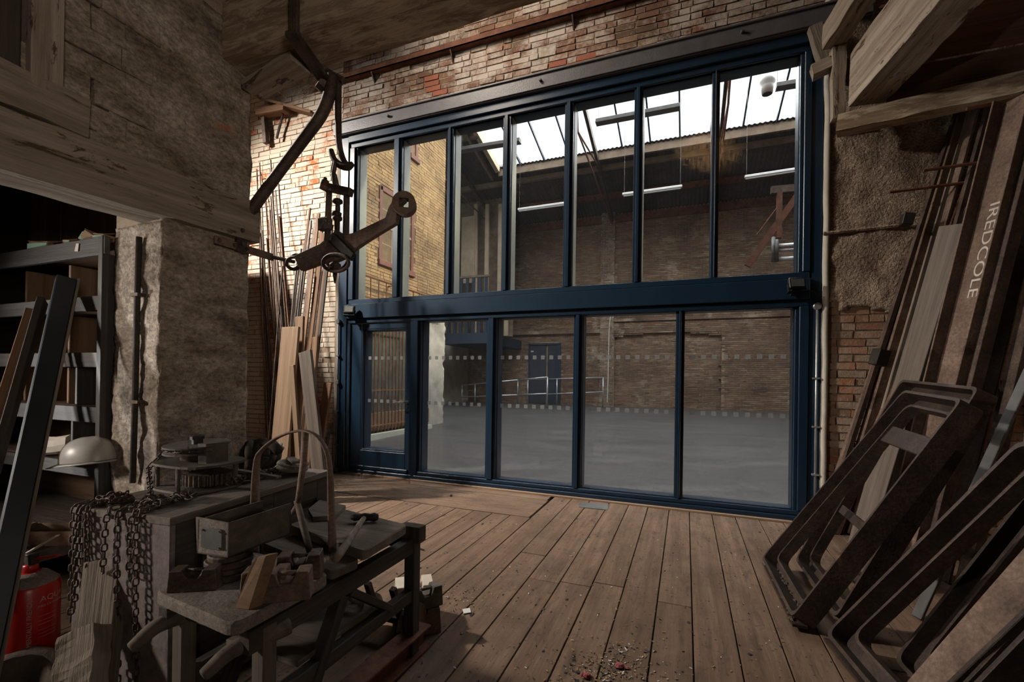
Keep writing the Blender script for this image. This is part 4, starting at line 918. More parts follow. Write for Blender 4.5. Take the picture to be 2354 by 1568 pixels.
for py in (530, 560): MB().lathe([(0.014, 0), (0.012, 0.012)], Matrix.Translation(at(556, py, 'x', XL+0.04)) @ Matrix.Rotation(math.pi/2, 4, 'Y'), 6).build('bolt', 'rust_dark', br)
wb_ = empty('wall_bar', at(495, 548, 'x', XL+0.03), 'flat iron bar bolted to the pier holding the steelyard ring', 'bar')
a = at(493, 550, 'x', XL+0.03); b = at(628, 592, 'x', XL+0.03); c = at(676, 602, 'x', XL+0.03)
plank('flat', a, b, 0.012, 0.045, 'rust_brown', wb_); MB().tube([b-(b-a)*0.05, c], 0.012, 8).build('rod_end', 'rust_dark', wb_)
for t in (0.06, 0.3, 0.5): MB().lathe([(0.012, 0), (0.010, 0.01)], Matrix.Translation(a+(b-a)*t+Vector((0.006, 0, 0))) @ Matrix.Rotation(math.pi/2, 4, 'Y'), 6).build('bolt', 'rust_dark', wb_)
rg = [c+Vector((0.012*math.sin(t)*2.5, 0.045*math.cos(t), 0.045*math.sin(t))) for t in [2*math.pi*i/16 for i in range(16)]]
MB().tube(rg, 0.008, 6, closed=True).build('ring', 'rust_dark', wb_)

SY = -3.0
def sp(px, py, dy=0.0): return at(px, py, 'y', SY+dy)
hk = empty('hanging_hook', sp(778, 380), 'long iron hanger rod ending in a hook under the beam', 'hook')
MB().tube(*smooth_path([sp(778, 182), sp(778, 300), sp(781, 340), sp(790, 368), sp(799, 380)], [0.019, 0.019, 0.018, 0.017, 0.016]), 8).build('hanger_rod', 'rust_dark', hk, smooth=True)
MB().tube(*smooth_path([sp(761, 345), sp(766, 362), sp(775, 375), sp(788, 382), sp(800, 384), sp(811, 376)], [0.016, 0.018, 0.02, 0.022, 0.022, 0.014]), 8).build('hook', 'rust_dark', hk, smooth=True)
def link_mesh(L, W, r, mat, n=14, m=6):
    key = ('link', L, W, r, mat)
    if key not in UNIT:
        mb = MB(); pts = []
        for i in range(n):
            t = 2*math.pi*i/n; cx, sy = math.cos(t), math.sin(t)
            pts.append(Vector(((L/2-W/2)*(1 if cx > 0 else -1)*(1 if abs(cx) > 0.2 else 0)+cx*(W/2-r), sy*(W/2-r), 0)))
        mb.tube(pts, r, m, closed=True)
        me = bpy.data.meshes.new('link'); me.from_pydata([tuple(p) for p in mb.v], [], mb.f); me.materials.append(MATS[mat])
        me.polygons.foreach_set('use_smooth', [True]*len(me.polygons)); UNIT[key] = me
    return UNIT[key]
def chain(pts, parent, L=0.05, W=0.034, r=0.005, mat='rust_dark', roll=0.0, name='link'):
    """links strung along a polyline, each turned a quarter from the last"""
    me = link_mesh(L, W, r, mat); pitch = L-2*r*1.15
    pts = [Vector(p) for p in pts]; seg = 0; acc = 0.0; pos = []; step = pitch
    lens = [(b-a).length for a, b in zip(pts, pts[1:])]; tot = sum(lens); k = int(tot/step)
    for i in range(k):
        s = (i+0.5)*step; j = 0
        while j < len(lens)-1 and s > lens[j]: s -= lens[j]; j += 1
        p = pts[j]+(pts[j+1]-pts[j])*(s/lens[j]); d = (pts[j+1]-pts[j]).normalized()
        M = _frame(p, p+d, (0.3, -0.5, 1)) @ Matrix.Rotation((math.pi/2 if i % 2 else 0)+roll+random.uniform(-.25, .25), 4, 'X')
        link(bpy.data.objects.new(name, me), parent, M)
sc = empty('steelyard_chain', sp(775, 400), 'three heavy rusty chain links between the hook and the scale frame', 'chain')
chain([sp(770, 372), sp(766, 392), sp(775, 440)], sc, 0.105, 0.065, 0.013, roll=0.4)
sf = empty('steelyard', sp(775, 600), 'big rusty iron steelyard scale hanging in front of the brick wall', 'scale')
plank('cross_bar', sp(741, 428), sp(808, 443), 0.04, 0.045, 'rust_dark', sf)
plank('side_bar', sp(757, 430), sp(752, 572), 0.022, 0.034, 'rust_dark', sf, up=(0, -1, 0)); plank('side_bar', sp(797, 440), sp(795, 560), 0.022, 0.036, 'rust_dark', sf, up=(0, -1, 0))
MB().lathe([(0.0, 0.0), (0.022, 0.01), (0.024, 0.03), (0.012, 0.04), (0.012, 0.05)], Matrix.Translation(sp(747, 428)), 10).build('ball_end', 'rust_dark', sf, smooth=True)
MB().lathe([(0.012, -0.17), (0.014, -0.10), (0.028, -0.09), (0.028, -0.075), (0.014, -0.065), (0.012, 0.0), (0.03, 0.01), (0.03, 0.025), (0.012, 0.035)], Matrix.Translation(sp(776, 470)), 12).build('pivot_bolt', 'rust_dark', sf, smooth=True)
MB().lathe([(0.010, 0.0), (0.013, 0.10), (0.028, 0.115), (0.030, 0.13), (0.014, 0.14)], Matrix.Translation(sp(773, 540)), 12).build('pivot_bolt', 'rust_dark', sf, smooth=True)
arm = [(674, 588), (700, 576), (735, 560), (760, 538), (772, 528), (790, 540), (812, 535), (850, 517), (885, 500), (892, 478), (903, 458), (918, 447), (932, 444), (928, 462), (916, 472), (912, 492), (910, 512), (876, 532), (838, 556), (806, 578), (790, 592), (772, 600), (740, 604), (690, 622)]
MB().slab([sp(*p, dy=-0.016) for p in arm], (0, 0.034, 0)).build('beam_arm', 'rust_brown', sf, bevel=0.003)
# eye with a square hole at the raised end
ec = sp(930, 470); Re = Matrix.Translation(ec) @ Matrix.Rotation(0.45, 4, 'Z') @ Matrix.Rotation(math.pi/2, 4, 'X')
outer = [Re @ Vector((0.064*math.cos(t), 0.064*math.sin(t), -0.03)) for t in [2*math.pi*i/24 for i in range(24)]]
def sqr(t, h=0.026):
    c, s = math.cos(t), math.sin(t); m = max(abs(c), abs(s)); return (h*c/m, h*s/m)
inner = [Re @ Vector((*sqr(2*math.pi*i/24), -0.03)) for i in range(24)]
MB().ring_slab(outer, inner, (Re.to_3x3() @ Vector((0, 0, 0.06)))).build('eye', 'rust_brown', sf)
for cx, cy_, rx, ry, dy in ((772, 604, 30, 20, -0.05), (676, 605, 17, 14, 0.0), (775, 590, 26, 30, 0.05)):
    pts = [sp(cx+rx*math.cos(t), cy_+ry*math.sin(t), dy) for t in [2*math.pi*i/20 for i in range(20)]]
    MB().tube(pts, 0.0105, 7, closed=True).build('ring', 'rust_dark', sf, smooth=True)
MB().lathe([(0.004, -0.05), (0.013, 0.0), (0.013, 0.04), (0.034, 0.05), (0.034, 0.062), (0.012, 0.08), (0.014, 0.16)], Matrix.Translation(sp(770, 632)), 12).build('drop_pin', 'rust_dark', sf, smooth=True)
MB().box(tuple(sp(735, 520)+Vector((0, -0.02, -0.03))), tuple(sp(760, 500)+Vector((0, 0.02, 0.0)))).build('clevis', 'rust_dark', sf, bevel=0.004)
plank('pivot_block', sp(765, 545, -0.03), sp(812, 592, -0.03), 0.05, 0.03, 'black_iron', sf, up=(0, -1, 0))
# cobweb strands under the beam
cw = MB(); rr = random.Random(5)
for i in range(70):
    a = at(rr.uniform(625, 700), rr.uniform(180, 215), 'y', -2.98); b = at(rr.uniform(690, 745), rr.uniform(175, 215), 'y', -3.0); m = (a+b)/2-Vector((0, 0, rr.uniform(0.0, 0.09)))
    cw.tube([a, a*0.4+m*0.6, m, b*0.4+m*0.6, b], 0.0007, 3)
cwo = cw.build('cobweb', 'cobweb'); tag(cwo, 'grey tangled cobweb hanging below the overhead beam', 'cobweb', kind='stuff')
# ironwork on the far wall behind the pier
for (p, q, w, lab) in (((596, 262), (660, 250), 0.10, 'dark timber stub on the brick wall behind the pier'), ((620, 235), (722, 262), 0.04, 'thin wooden batten fixed high behind the cobweb')):
    a = at(*p, 'y', -0.10); b = at(*q, 'y', -0.10); tag(plank('wall_timber', a, b, 0.14, w, 'timber_brown'), lab, 'timber')
ws = plank('wall_strut', at(612, 330, 'y', -0.08), at(606, 250, 'y', -0.08), 0.07, 0.07, 'rust_dark'); tag(ws, 'short iron upright on the far brick wall beside the pier', 'upright')
ws = rod('wall_strut', at(636, 318, 'y', -0.08), at(652, 255, 'y', -0.08), 0.02, 'rust_dark'); tag(ws, 'thin slanting iron stay on the far brick wall', 'stay')

# ------------------------------------------------------------------ metal stock and planks leaning in the left bay
rr = random.Random(77)
LAY = [0.03]
def stock(top, bot, ytop, w, mat, label, name='metal_rod', group='metal stock leaning in the left bay', h=None, cat='rod'):
    # every piece leans in its own plane, one layer in front of the last
    LAY[0] += 0.5*(w if h is None else h)+0.004; y0 = -LAY[0]; LAY[0] += 0.5*(w if h is None else h)
    a = at(*top, 'y', y0-0.05)
    for _ in range(3): a = at(*top, 'y', y0-0.40+0.085*a.z)
    b = at(bot[0], 1092, 'y', y0-0.40); b = Vector((b.x, y0-0.40, 0.004))
    o = rod(name, b, a, w/2, mat) if h is None else plank(name, b, a, w, h, mat, up=(0, -1, 0))
    return tag(o, label, cat, group)
ORD = ['first', 'second', 'third', 'fourth', 'fifth', 'sixth', 'seventh', 'eighth', 'ninth', 'tenth', 'eleventh', 'twelfth', 'thirteenth', 'fourteenth', 'fifteenth', 'sixteenth', 'seventeenth']
for i in range(17):
    tx_ = 588+i*3.4+rr.uniform(-4, 4); ty = rr.uniform(405, 560) if i % 3 else rr.uniform(365, 440); bx_ = 618+i*4.6+rr.uniform(-5, 5)
    stock((tx_, ty), (bx_, 1092+rr.uniform(-8, 10)), -0.05-rr.uniform(0, .05), rr.choice((0.018, 0.022, 0.028)), rr.choice(('rust_dark', 'rust_red', 'rust_brown')), 'thin rusty rod, %s from the pier in the left bay bundle' % ORD[i])
for i in range(11):
    tx_ = 706+i*5.6+rr.uniform(-3, 3); ty = rr.uniform(478, 545); bx_ = 634+i*6.0+rr.uniform(-5, 5)
    stock((tx_, ty), (bx_, 1090+rr.uniform(-6, 10)), -0.06, rr.choice((0.028, 0.036, 0.048)), rr.choice(('timber_dark', 'rust_dark', 'timber_brown')), 'dark wooden batten, %s from the left of those leaning right' % ORD[i], 'wooden_batten', 'battens leaning in the left bay', h=0.018, cat='batten')
for i, (tx_, ty, bx_) in enumerate(((692, 572, 628), (683, 600, 634), (700, 590, 642))):
    stock((tx_, ty), (bx_, 1088), -0.12, 0.026, 'bright_steel', ('middle', 'lowest', 'rightmost')[i]+' shiny steel tube among the rusty rods in the left bay', 'steel_tube', 'shiny tubes in the left bay', cat='tube')
stock((650, 612), (610, 1090), -0.2, 0.02, 'rust_dark', 'single thin rod crossing behind the leaning bundle', group=None)
def board(p, q, wpx, th, mat, label, y):
    LAY[0] += th*0.5+0.006; y0 = -LAY[0]; LAY[0] += th*0.5; a = at(*p, 'y', y0-0.3)
    for _ in range(3): a = at(*p, 'y', y0-0.40+0.085*a.z)
    b = at(q[0], 1100, 'y', y0-0.40); b = Vector((b.x, y0-0.40, 0.004)); d = (a-CAM).dot(FWD)
    o = plank('leaning_board', b, a, wpx*d/FPX, th, mat, up=(0, -1, 0)); return tag(o, label, 'board')
board((690, 728), (676, 1100), 24, 0.03, 'ply_brown', 'narrow orange pine offcut behind the wide pale plank', -0.42)
board((726, 775), (704, 1100), 16, 0.03, 'timber_brown', 'thin brown strip between the two tan planks', -0.5)
board((755, 880), (716, 1102), 22, 0.03, 'timber_brown', 'short dark brown board beside the tan plank', -0.6)
board((669, 752), (636, 1105), 52, 0.03, 'timber_tan', 'wide pale plank leaning among the rods, topmost clean board', -0.55)
board((702, 808), (742, 1106), 36, 0.035, 'dusty_board', 'tan plank with a dark top end leaning near the door', -0.62)
board((672, 840), (694, 1108), 14, 0.03, 'timber_tan', 'narrow tan lath standing in front of the rods', -0.66)
hp = tag(MB().tube([at(740, 1130, 'z', 0.017), at(744, 1060, 'y', -0.30), at(756, 1000, 'y', -0.22), at(764, 985, 'y', -0.20), at(768, 1000, 'y', -0.18)], 0.016, 7).build('bent_hook_bar', 'plain_steel', smooth=True), 'bent grey hook bar standing by the brick jamb', 'bar')

# ------------------------------------------------------------------ conduit on the jamb, shelving and its contents
cj = empty('jamb_pipe', at(318, 1000, 'y', JY-0.03), 'old dark pipe running up the jamb beside the shelves', 'pipe')
MB().tube([at(305, 1110, 'y', JY-0.03), at(311, 900, 'y', JY-0.03), at(315, 700, 'y', JY-0.03), at(320, 545, 'y', JY-0.03)], 0.014, 8).build('tube', 'timber_dark', cj, smooth=True)
for py in (678, 924): 
    p = at(315, py, 'y', JY-0.03); MB().box((p.x-0.03, p.y-0.015, p.z-0.008), (p.x+0.03, p.y+0.03, p.z+0.008)).build('clip', 'rust_dark', cj)
SYF = -3.66; SX1 = XL-0.405; SX0 = -4.55; SYB = -3.26
su = empty('shelving_unit', (-3.5, -3.45, 0), 'dark painted timber shelving unit in the left opening', 'shelving')
plank('end_board', (SX1-0.02, (SYF+SYB)/2, 0.0), (SX1-0.02, (SYF+SYB)/2, 1.96), SYB-SYF, 0.035, 'shelf_wood', su, up=(1, 0, 0))
plank('end_post', (SX1-0.02, SYF-0.012, 0.0), (SX1-0.02, SYF-0.012, 2.05), 0.04, 0.03, 'shelf_wood', su, up=(0, -1, 0))
MB().box((SX0, SYB, 0.0), (SX1-0.04, SYB+0.015, 1.98)).build('back_panel', 'ply_brown', su)
for zt_, th in ((2.05, 0.095), (1.74, 0.08), (1.44, 0.08), (1.15, 0.085), (0.85, 0.075)):
    x1 = SX1+0.01 if zt_ > 2 else SX1-0.04
    shf = plank('shelf', (SX0, (SYF+SYB)/2, zt_-0.012), (x1-0.002, (SYF+SYB)/2, zt_-0.012), SYB-SYF-0.03, 0.022, 'ply_brown', su)
    plank('shelf_edge', (SX0, SYF-0.010, zt_-th/2), (x1, SYF-0.010, zt_-th/2), 0.025, th, 'shelf_wood', shf)
for px in (128, 28):
    for (z0, z1) in ((1.74, 1.955), (1.44, 1.66), (1.15, 1.36)):
        x = at(px, 700, 'y', SYF).x; plank('divider', (x, (SYF+SYB)/2+0.02, z0), (x, (SYF+SYB)/2+0.02, z1), SYB-SYF-0.08, 0.022, 'ply_brown', su, up=(1, 0, 0))
for px, z0, z1 in ((152, 0.85, 1.065), (160, 1.15, 1.36)):
    x = at(px, 990, 'y', SYF).x; plank('divider', (x, (SYF+SYB)/2, z0), (x, (SYF+SYB)/2, z1), SYB-SYF-0.05, 0.022, 'shelf_wood', su, up=(1, 0, 0))
bz = 0.47
plank('bench_board', (SX0, -3.60, bz-0.03), (SX1-0.045, -3.60, bz-0.03), 0.62, 0.06, 'dusty_board', su)
plank('bench_edge', (SX0, -3.915, bz-0.07), (SX1-0.045, -3.915, bz-0.07), 0.02, 0.10, 'timber_dark', su)
# boxes of screws along the top shelf
def carton(px, py, w, d, h, rz, mat2, label, torn=0.0, tip=0.0):
    p = at(px, py, 'y', -3.60); e = empty('carton', (p.x, p.y, 2.051), label, 'carton', 'paper cartons on the top shelf')
    M = Matrix.Translation((p.x, p.y, 2.052+abs(math.sin(tip))*w*0.5)) @ Matrix.Rotation(rz, 4, 'Z') @ Matrix.Rotation(tip, 4, 'Y')
    mb = MB().box((-w/2, -d/2, 0), (w/2, d/2, h), M=M)
    for i in (4, 5, 6, 7): mb.v[i] += Vector((random.uniform(-torn, torn), random.uniform(-torn, torn), random.uniform(-torn, torn*0.4)))
    cbx = mb.build('box', 'cardboard', e)
    MB().box((-w/2-0.001, -d/2-0.002, 0.002), (w/2-0.01, -d/2+0.002, h*0.72), M=M).build('label_band', mat2, cbx)
    MB().slab([M @ Vector(q) for q in ((-w/2, -d/2, h), (w/2, -d/2, h-torn), (w/2+0.01, d/2, h+torn), (-w/2, d/2, h))], (0, 0, 0.002)).build('lid_flap', 'cardboard', cbx)
carton(108, 562, 0.15, 0.09, 0.055, 0.2, 'green_paper', 'torn long carton with a green band at the left of the top shelf', 0.02)
carton(172, 552, 0.085, 0.07, 0.04, -0.1, 'green_paper', 'small open carton second from left on the top shelf', 0.015)
carton(202, 545, 0.06, 0.06, 0.065, 0.5, 'green_paper', 'tipped green paper carton on the top shelf', 0.012, 0.5)
carton(240, 546, 0.08, 0.06, 0.045, 0.1, 'green_paper', 'green and brown carton at the right end of the top shelf', 0.01)
tg = MB().slab([at(176, 560, 'y', SYF-0.026), at(182, 560, 'y', SYF-0.026), at(180, 578, 'y', SYF-0.026), at(172, 578, 'y', SYF-0.026)], (0, -0.002, 0)).build('paper_tag', 'paper'); tag(tg, 'small torn paper tag stuck on the top shelf edge', 'tag')
# white hard hat on the lower shelf
hz = 0.851; hc = at(207, 1062, 'y', -3.70); hc.z = hz
hh = empty('hard_hat', hc, 'dusty white hard hat resting on the lower shelf', 'helmet')
mb = MB(); nu, nv = 28, 12; Rm = Matrix.Translation(hc) @ Matrix.Rotation(math.radians(188), 4, 'Z') @ Matrix.Rotation(0.10, 4, 'Y')
for j in range(nv+1):
    ph = math.pi/2*j/nv
    for i in range(nu):
        t = 2*math.pi*i/nu; rx, ry = 0.142, 0.108; ridge = 0.008*max(0, 1-abs(math.sin(t))*3)*math.sin(ph*2)
        mb.v.append(Rm @ Vector((rx*math.cos(t)*math.cos(ph)**0.8, ry*math.sin(t)*math.cos(ph)**0.8, 0.02+0.125*math.sin(ph)**0.9+ridge)))
for j in range(nv):
    for i in range(nu): mb.f.append((j*nu+i, j*nu+(i+1) % nu, (j+1)*nu+(i+1) % nu, (j+1)*nu+i)); mb.mi.append(0)
mb.build('shell', 'hat_plastic', hh, smooth=True)
mb = MB(); n = 28
for i in range(n):
    t = 2*math.pi*i/n; k = max(0, math.cos(t)); e_ = 0.012+0.075*k**1.6
    for (r_, zz) in ((0, 0.020), (e_, 0.012-0.012*k), (e_, 0.008-0.012*k), (0, 0.014)):
        mb.v.append(Rm @ Vector(((0.140+r_)*math.cos(t), (0.106+r_*0.8)*math.sin(t), zz)))
for i in range(n):
    for q in range(4): a_ = i*4+q; b_ = i*4+(q+1) % 4; c_ = ((i+1) % n)*4; mb.f.append((a_, b_, c_+(q+1) % 4, c_+q)); mb.mi.append(0)
mb.build('brim_and_peak', 'hat_plastic', hh, smooth=True)
# crumpled paper roll beside it
pr = at(118, 1048, 'y', -3.66); mb = MB().tube([pr+Vector((-0.12, -0.02, 0.012)), pr+Vector((-0.04, 0, 0.02)), pr+Vector((0.05, 0.02, 0.03)), pr+Vector((0.10, 0.05, 0.04))], [0.045, 0.055, 0.05, 0.052], 10); mb.jitter(0.010, 18)
low = min(p.z for p in mb.v)
for p in mb.v: p.z += 0.853-low
tag(mb.build('paper_roll', 'paper'), 'crumpled brown paper roll beside the hard hat', 'paper roll')
mb = MB().tube([pr+Vector((-0.17, 0.12, 0.0)), pr+Vector((-0.02, 0.14, 0.0))], 0.035, 10); low = min(p.z for p in mb.v)
for p in mb.v: p.z += 0.853-low
tag(mb.build('red_tin', 'red_paint'), 'small red tin behind the paper roll', 'tin')
# wooden tray on the bench
tc = at(128, 1232, 'y', -3.80); tc.z = bz+0.001; M = Matrix.Translation(tc) @ Matrix.Rotation(0.45, 4, 'Z')
tr_ = empty('wooden_tray', tc, 'shallow thin plywood tray on the bench below the shelves', 'tray')
for nme, a, b in (('base', (-0.15, -0.07, 0), (0.15, 0.07, 0.006)), ('side', (-0.15, -0.07, 0.006), (0.15, -0.064, 0.072)), ('side', (-0.15, 0.064, 0.006), (0.15, 0.07, 0.072)), ('end', (-0.15, -0.064, 0.006), (-0.143, 0.064, 0.08)), ('end', (0.143, -0.064, 0.006), (0.15, 0.064, 0.08))):
    MB().box(a, b, M=M).build(nme, 'timber_tan', tr_)
# leaning timbers in front of the shelves
bt = at(152, 642, 'y', -3.73); bb = at(-64, 1660, 'z', 0.0); bb.z = 0.03
bo = plank('leaning_beam', bb, bt, 0.062, 0.078, 'black_gloss', None, up=(-0.25, -0.97, 0), bevel=0.004); tag(bo, 'glossy blue black painted beam leaning on the shelving', 'beam')
plank('raw_edge', bb+Vector((0.012, 0.045, 0)), bt+Vector((0.012, 0.045, 0)), 0.064, 0.012, 'timber_grey', bo, up=(-0.25, -0.97, 0))
for (p, q, w, th, mat, lab) in (((98, 690), (-150, 1560), 0.10, 0.03, 'timber_dark', 'dark brown plank leaning left of the glossy beam'), ((72, 712), (-190, 1540), 0.05, 0.04, 'timber_brown', 'thin brown batten leaning at the far left edge')):
    a = at(*p, 'y', -3.76); b = at(*q, 'z', 0.003); tag(plank('leaning_plank', b, a, w, th, mat, None, up=(-0.5, -0.8, 0)), lab, 'plank')
# fire extinguisher
fp = at(66, 1548, 'z', 0.0); fp.z = 0.0; fe = empty('fire_extinguisher', fp, 'dusty red fire extinguisher standing below the bench', 'extinguisher')
FR = 0.098; M = Matrix.Translation(fp)
fcyl = MB().lathe([(FR-0.008, 0.0), (FR, 0.012), (FR, 0.385), (FR-0.012, 0.412), (FR*0.62, 0.436), (0.034, 0.447), (0.026, 0.452)], M, 36).build('cylinder', 'red_paint', fe, smooth=True)
MB().lathe([(FR-0.004, 0.404), (FR*0.63, 0.4385), (0.036, 0.4495)], M, 30, cap=False).build('dust_cap', 'dusty_top_lit_end', fe, smooth=True)
MB().lathe([(0.026, 0.452), (0.026, 0.480), (0.018, 0.486)], M, 16).build('neck', 'red_paint', fe, smooth=True)
vd = Vector((0.80, 0.55, 0)).normalized()
mb = MB().box((-0.02, -0.018, 0.484), (0.03, 0.018, 0.53), M=M); fval = mb.build('valve_body', 'black_iron', fe, bevel=0.004)
u_ = Vector((0.80, 0.30, 0.52)).normalized()
plank('carry_lever', fp+Vector((-0.03, 0, 0.525)), fp+Vector((-0.03, 0, 0.525))+u_*0.16, 0.022, 0.008, 'paper', fval)
plank('squeeze_lever', fp+Vector((0.0, 0.0, 0.505)), fp+Vector((0.13, 0.04, 0.525)), 0.02, 0.008, 'red_paint', fval)
MB().tube([fp+Vector((-0.02, -0.01, 0.50)), fp+Vector((-0.07, -0.05, 0.47)), fp+Vector((-0.115, -0.08, 0.38)), fp+Vector((-0.14, -0.07, 0.22)), fp+Vector((-0.125, -0.06, 0.08))], 0.014, 8).build('hose', 'black_plastic', fe, smooth=True)
def wrap_text(body, size, ang0, z0, vertical=False):
    """flat print curved onto the cylinder; ang0 measured from the direction facing the camera"""
    me = text_mesh(body, size, 0.0006); base = math.atan2(CAM.y-fp.y, CAM.x-fp.x)
    for v in me.vertices:
        x, y, z = v.co
        if vertical: x, y = -y, x
        a = base+ang0+x/FR; r = FR+0.0008+z
        v.co = (r*math.cos(a), r*math.sin(a), z0+y)
    me.materials.append(MATS['print_pale']); link(bpy.data.objects.new('lettering', me), fcyl, Matrix.Translation(fp))
wrap_text('ENVIRONMENTALLY FRIENDLY', 0.022, 0.06, 0.06, True)
wrap_text('AQUA', 0.034, 0.30, 0.335); wrap_text('FIRE EXTINGUISHER', 0.014, 0.24, 0.312)
for i, z in enumerate((0.27, 0.25, 0.235, 0.21, 0.195, 0.18)): wrap_text('\u2014'*4, 0.016, 0.28, z)
# weathered timber offcuts standing up
p = at(246, 1284, 'y', -4.02); q = at(196, 1760, 'z', 0.0); tag(plank('timber_offcut', q, p, 0.125, 0.06, 'timber_grey', None, up=(0.50, -0.86, 0.0), bevel=0.003), 'squared grey pitted timber offcut standing by the chest', 'timber')
p = at(196, 1448, 'y', -4.17); q = at(150, 1900, 'z', 0.0); tag(plank('timber_offcut', q, p, 0.12, 0.075, 'timber_grey', None, up=(0.50, -0.86, 0), rough=0.010, cuts=22, freq=22), 'splintered rough grey post at the bottom left', 'timber')
# heap of sacking
mb = MB(); sc_ = at(40, 1600, 'z', 0.0); n, m = 36, 24
for j in range(m+1):
    for i in range(n+1):
        x = -0.38+0.76*i/n; y = -0.24+0.48*j/m; r = math.hypot(x/0.38, y/0.24)
        z = max(0.0, 0.15*(1-r*r))*(0.8+0.35*math.sin((x*0.5-y)*42+3*noise.noise(Vector((x*6, y*6, 0)))))
        mb.v.append(Vector((sc_.x+x, sc_.y+y, 0.004+z)))
for j in range(m):
    for i in range(n): a = j*(n+1)+i; mb.f.append((a, a+1, a+n+2, a+n+1)); mb.mi.append(0)
tag(mb.build('sacking_heap', 'sacking', smooth=True), 'folded dark sacking heap in the bottom left corner', 'sacking')
# ------------------------------------------------------------------ chest with chain hoist, chains, rope and pulley
CZ = 0.80
cB = at(392, 1190, 'z', CZ); cC = at(757, 1081, 'z', CZ); cA = at(255, 1141, 'z', CZ)
X_ = (cC-cB); CL = X_.length; X_.normalize(); Y_ = Vector((-X_.y, X_.x, 0)); CWd = min(0.50, (cA-cB).dot(Y_))
MC = Matrix(((X_.x, Y_.x, 0, cB.x), (X_.y, Y_.y, 0, cB.y), (0, 0, 1, 0), (0, 0, 0, 1)))
def cl(x, y, z): return MC @ Vector((x, y, z))
ch = empty('wooden_chest', cl(CL/2, CWd/2, 0), 'long old grey wooden chest carrying chains beside the pier', 'chest')
def cbox(name, a, b, mat, bevel=0.003, parent=None):
    L = b[0]-a[0]; M = MC @ Matrix.Translation(a)
    if (b[2]-a[2]) > L: pass
    return MB().box((0, 0, 0), (b[0]-a[0], b[1]-a[1], b[2]-a[2])).build(name, mat, parent or ch, M, local=True, bevel=bevel)
cbox('end_panel', (0.0, 0.0, 0.0), (0.022, CWd, CZ-0.03), 'chest_wood'); cbox('end_panel', (CL-0.022, 0.0, 0.0), (CL, CWd, CZ-0.03), 'chest_wood')
cbox('back_panel', (0.022, CWd-0.02, 0.05), (CL-0.022, CWd, CZ-0.03), 'chest_wood'); cbox('front_panel', (0.022, 0.02, 0.05), (CL-0.022, 0.035, CZ-0.03), 'timber_dark')
cbox('floor_panel', (0.022, 0.035, 0.05), (CL-0.022, CWd-0.02, 0.07), 'timber_dark')
cbox('top_board', (-0.006, -0.008, CZ-0.03), (CL+0.006, CWd*0.5-0.001, CZ), 'dusty_board'); cbox('top_board', (-0.006, CWd*0.5+0.001, CZ-0.03), (CL+0.006, CWd, CZ), 'dusty_board')
for x0, x1 in ((0.022, 0.10), (CL*0.47, CL*0.55), (CL-0.10, CL-0.022)): cbox('stile', (x0, 0.0, 0.0), (x1, 0.02, CZ-0.03), 'timber_dark')
for x0, x1 in ((0.10, CL*0.47), (CL*0.55, CL-0.10)):
    cbox('rail', (x0, 0.0, CZ-0.13), (x1, 0.02, CZ-0.03), 'timber_dark'); cbox('rail', (x0, 0.0, 0.05), (x1, 0.02, 0.15), 'timber_dark')
    cbox('panel_bead', (x0, 0.008, CZ-0.145), (x1, 0.02, CZ-0.13), 'timber_dark'); cbox('raised_panel', (x0+0.04, 0.012, 0.19), (x1-0.04, 0.02, CZ-0.17), 'timber_dark')
# chain hoist lying on the chest
hc_ = at(456, 1120, 'z', CZ); M0 = Matrix.Translation((hc_.x, hc_.y, CZ))
ho = empty('chain_hoist', (hc_.x, hc_.y, CZ), 'rusty chain hoist with gear wheel and plates on the chest', 'hoist')
def plate(name, z, rx, ry, th, mat, off=(0, 0)):
    pts = [Vector((hc_.x+off[0]+rx*math.copysign(abs(math.cos(t))**0.6, math.cos(t)), hc_.y+off[1]+ry*math.copysign(abs(math.sin(t))**0.6, math.sin(t)), CZ+z)) for t in [2*math.pi*i/24 for i in range(24)]]
    return MB().slab(pts, (0, 0, th)).build(name, mat, ho)
plate('lower_plate', 0.004, 0.17, 0.14, 0.010, 'dusty_iron'); plate('upper_plate', 0.115, 0.18, 0.15, 0.010, 'dusty_iron', (0.0, 0.01))
gear = []; n = 30
for i in range(n*4):
    t = 2*math.pi*i/(n*4); r = 0.108 if (i % 4) < 2 else 0.093; gear.append(Vector((hc_.x+0.05+r*math.cos(t), hc_.y+0.02+r*math.sin(t), CZ+0.025)))
MB().slab(gear, (0, 0, 0.05)).build('gear_wheel', 'rust_dark', ho)
for dx, dy in ((-0.13, -0.10), (0.06, -0.13), (0.14, 0.08), (-0.12, 0.10)): MB().tube([(hc_.x+dx, hc_.y+dy, CZ+0.014), (hc_.x+dx, hc_.y+dy, CZ+0.118)], 0.009, 8).build('spacer_post', 'dusty_iron', ho)
wc = Vector((hc_.x-0.02, hc_.y+0.01, CZ+0.125)); MW = Matrix.Translation(wc) @ Matrix.Rotation(0.05, 4, 'X')
MB().lathe([(0.05, 0.0), (0.07, 0.01), (0.07, 0.035), (0.09, 0.045)], MW, 20).build('hub', 'rust_dark', ho, smooth=True)
MB().lathe([(0.10, 0.045), (0.135, 0.043), (0.135, 0.050), (0.118, 0.056), (0.118, 0.066), (0.135, 0.072), (0.135, 0.079), (0.10, 0.077)], MW, 30).build('chain_wheel', 'dusty_iron', ho)
MB().lathe([(0.024, 0.077), (0.024, 0.10), (0.030, 0.10), (0.030, 0.115), (0.02, 0.12)], MW, 10).build('nut', 'black_iron', ho)
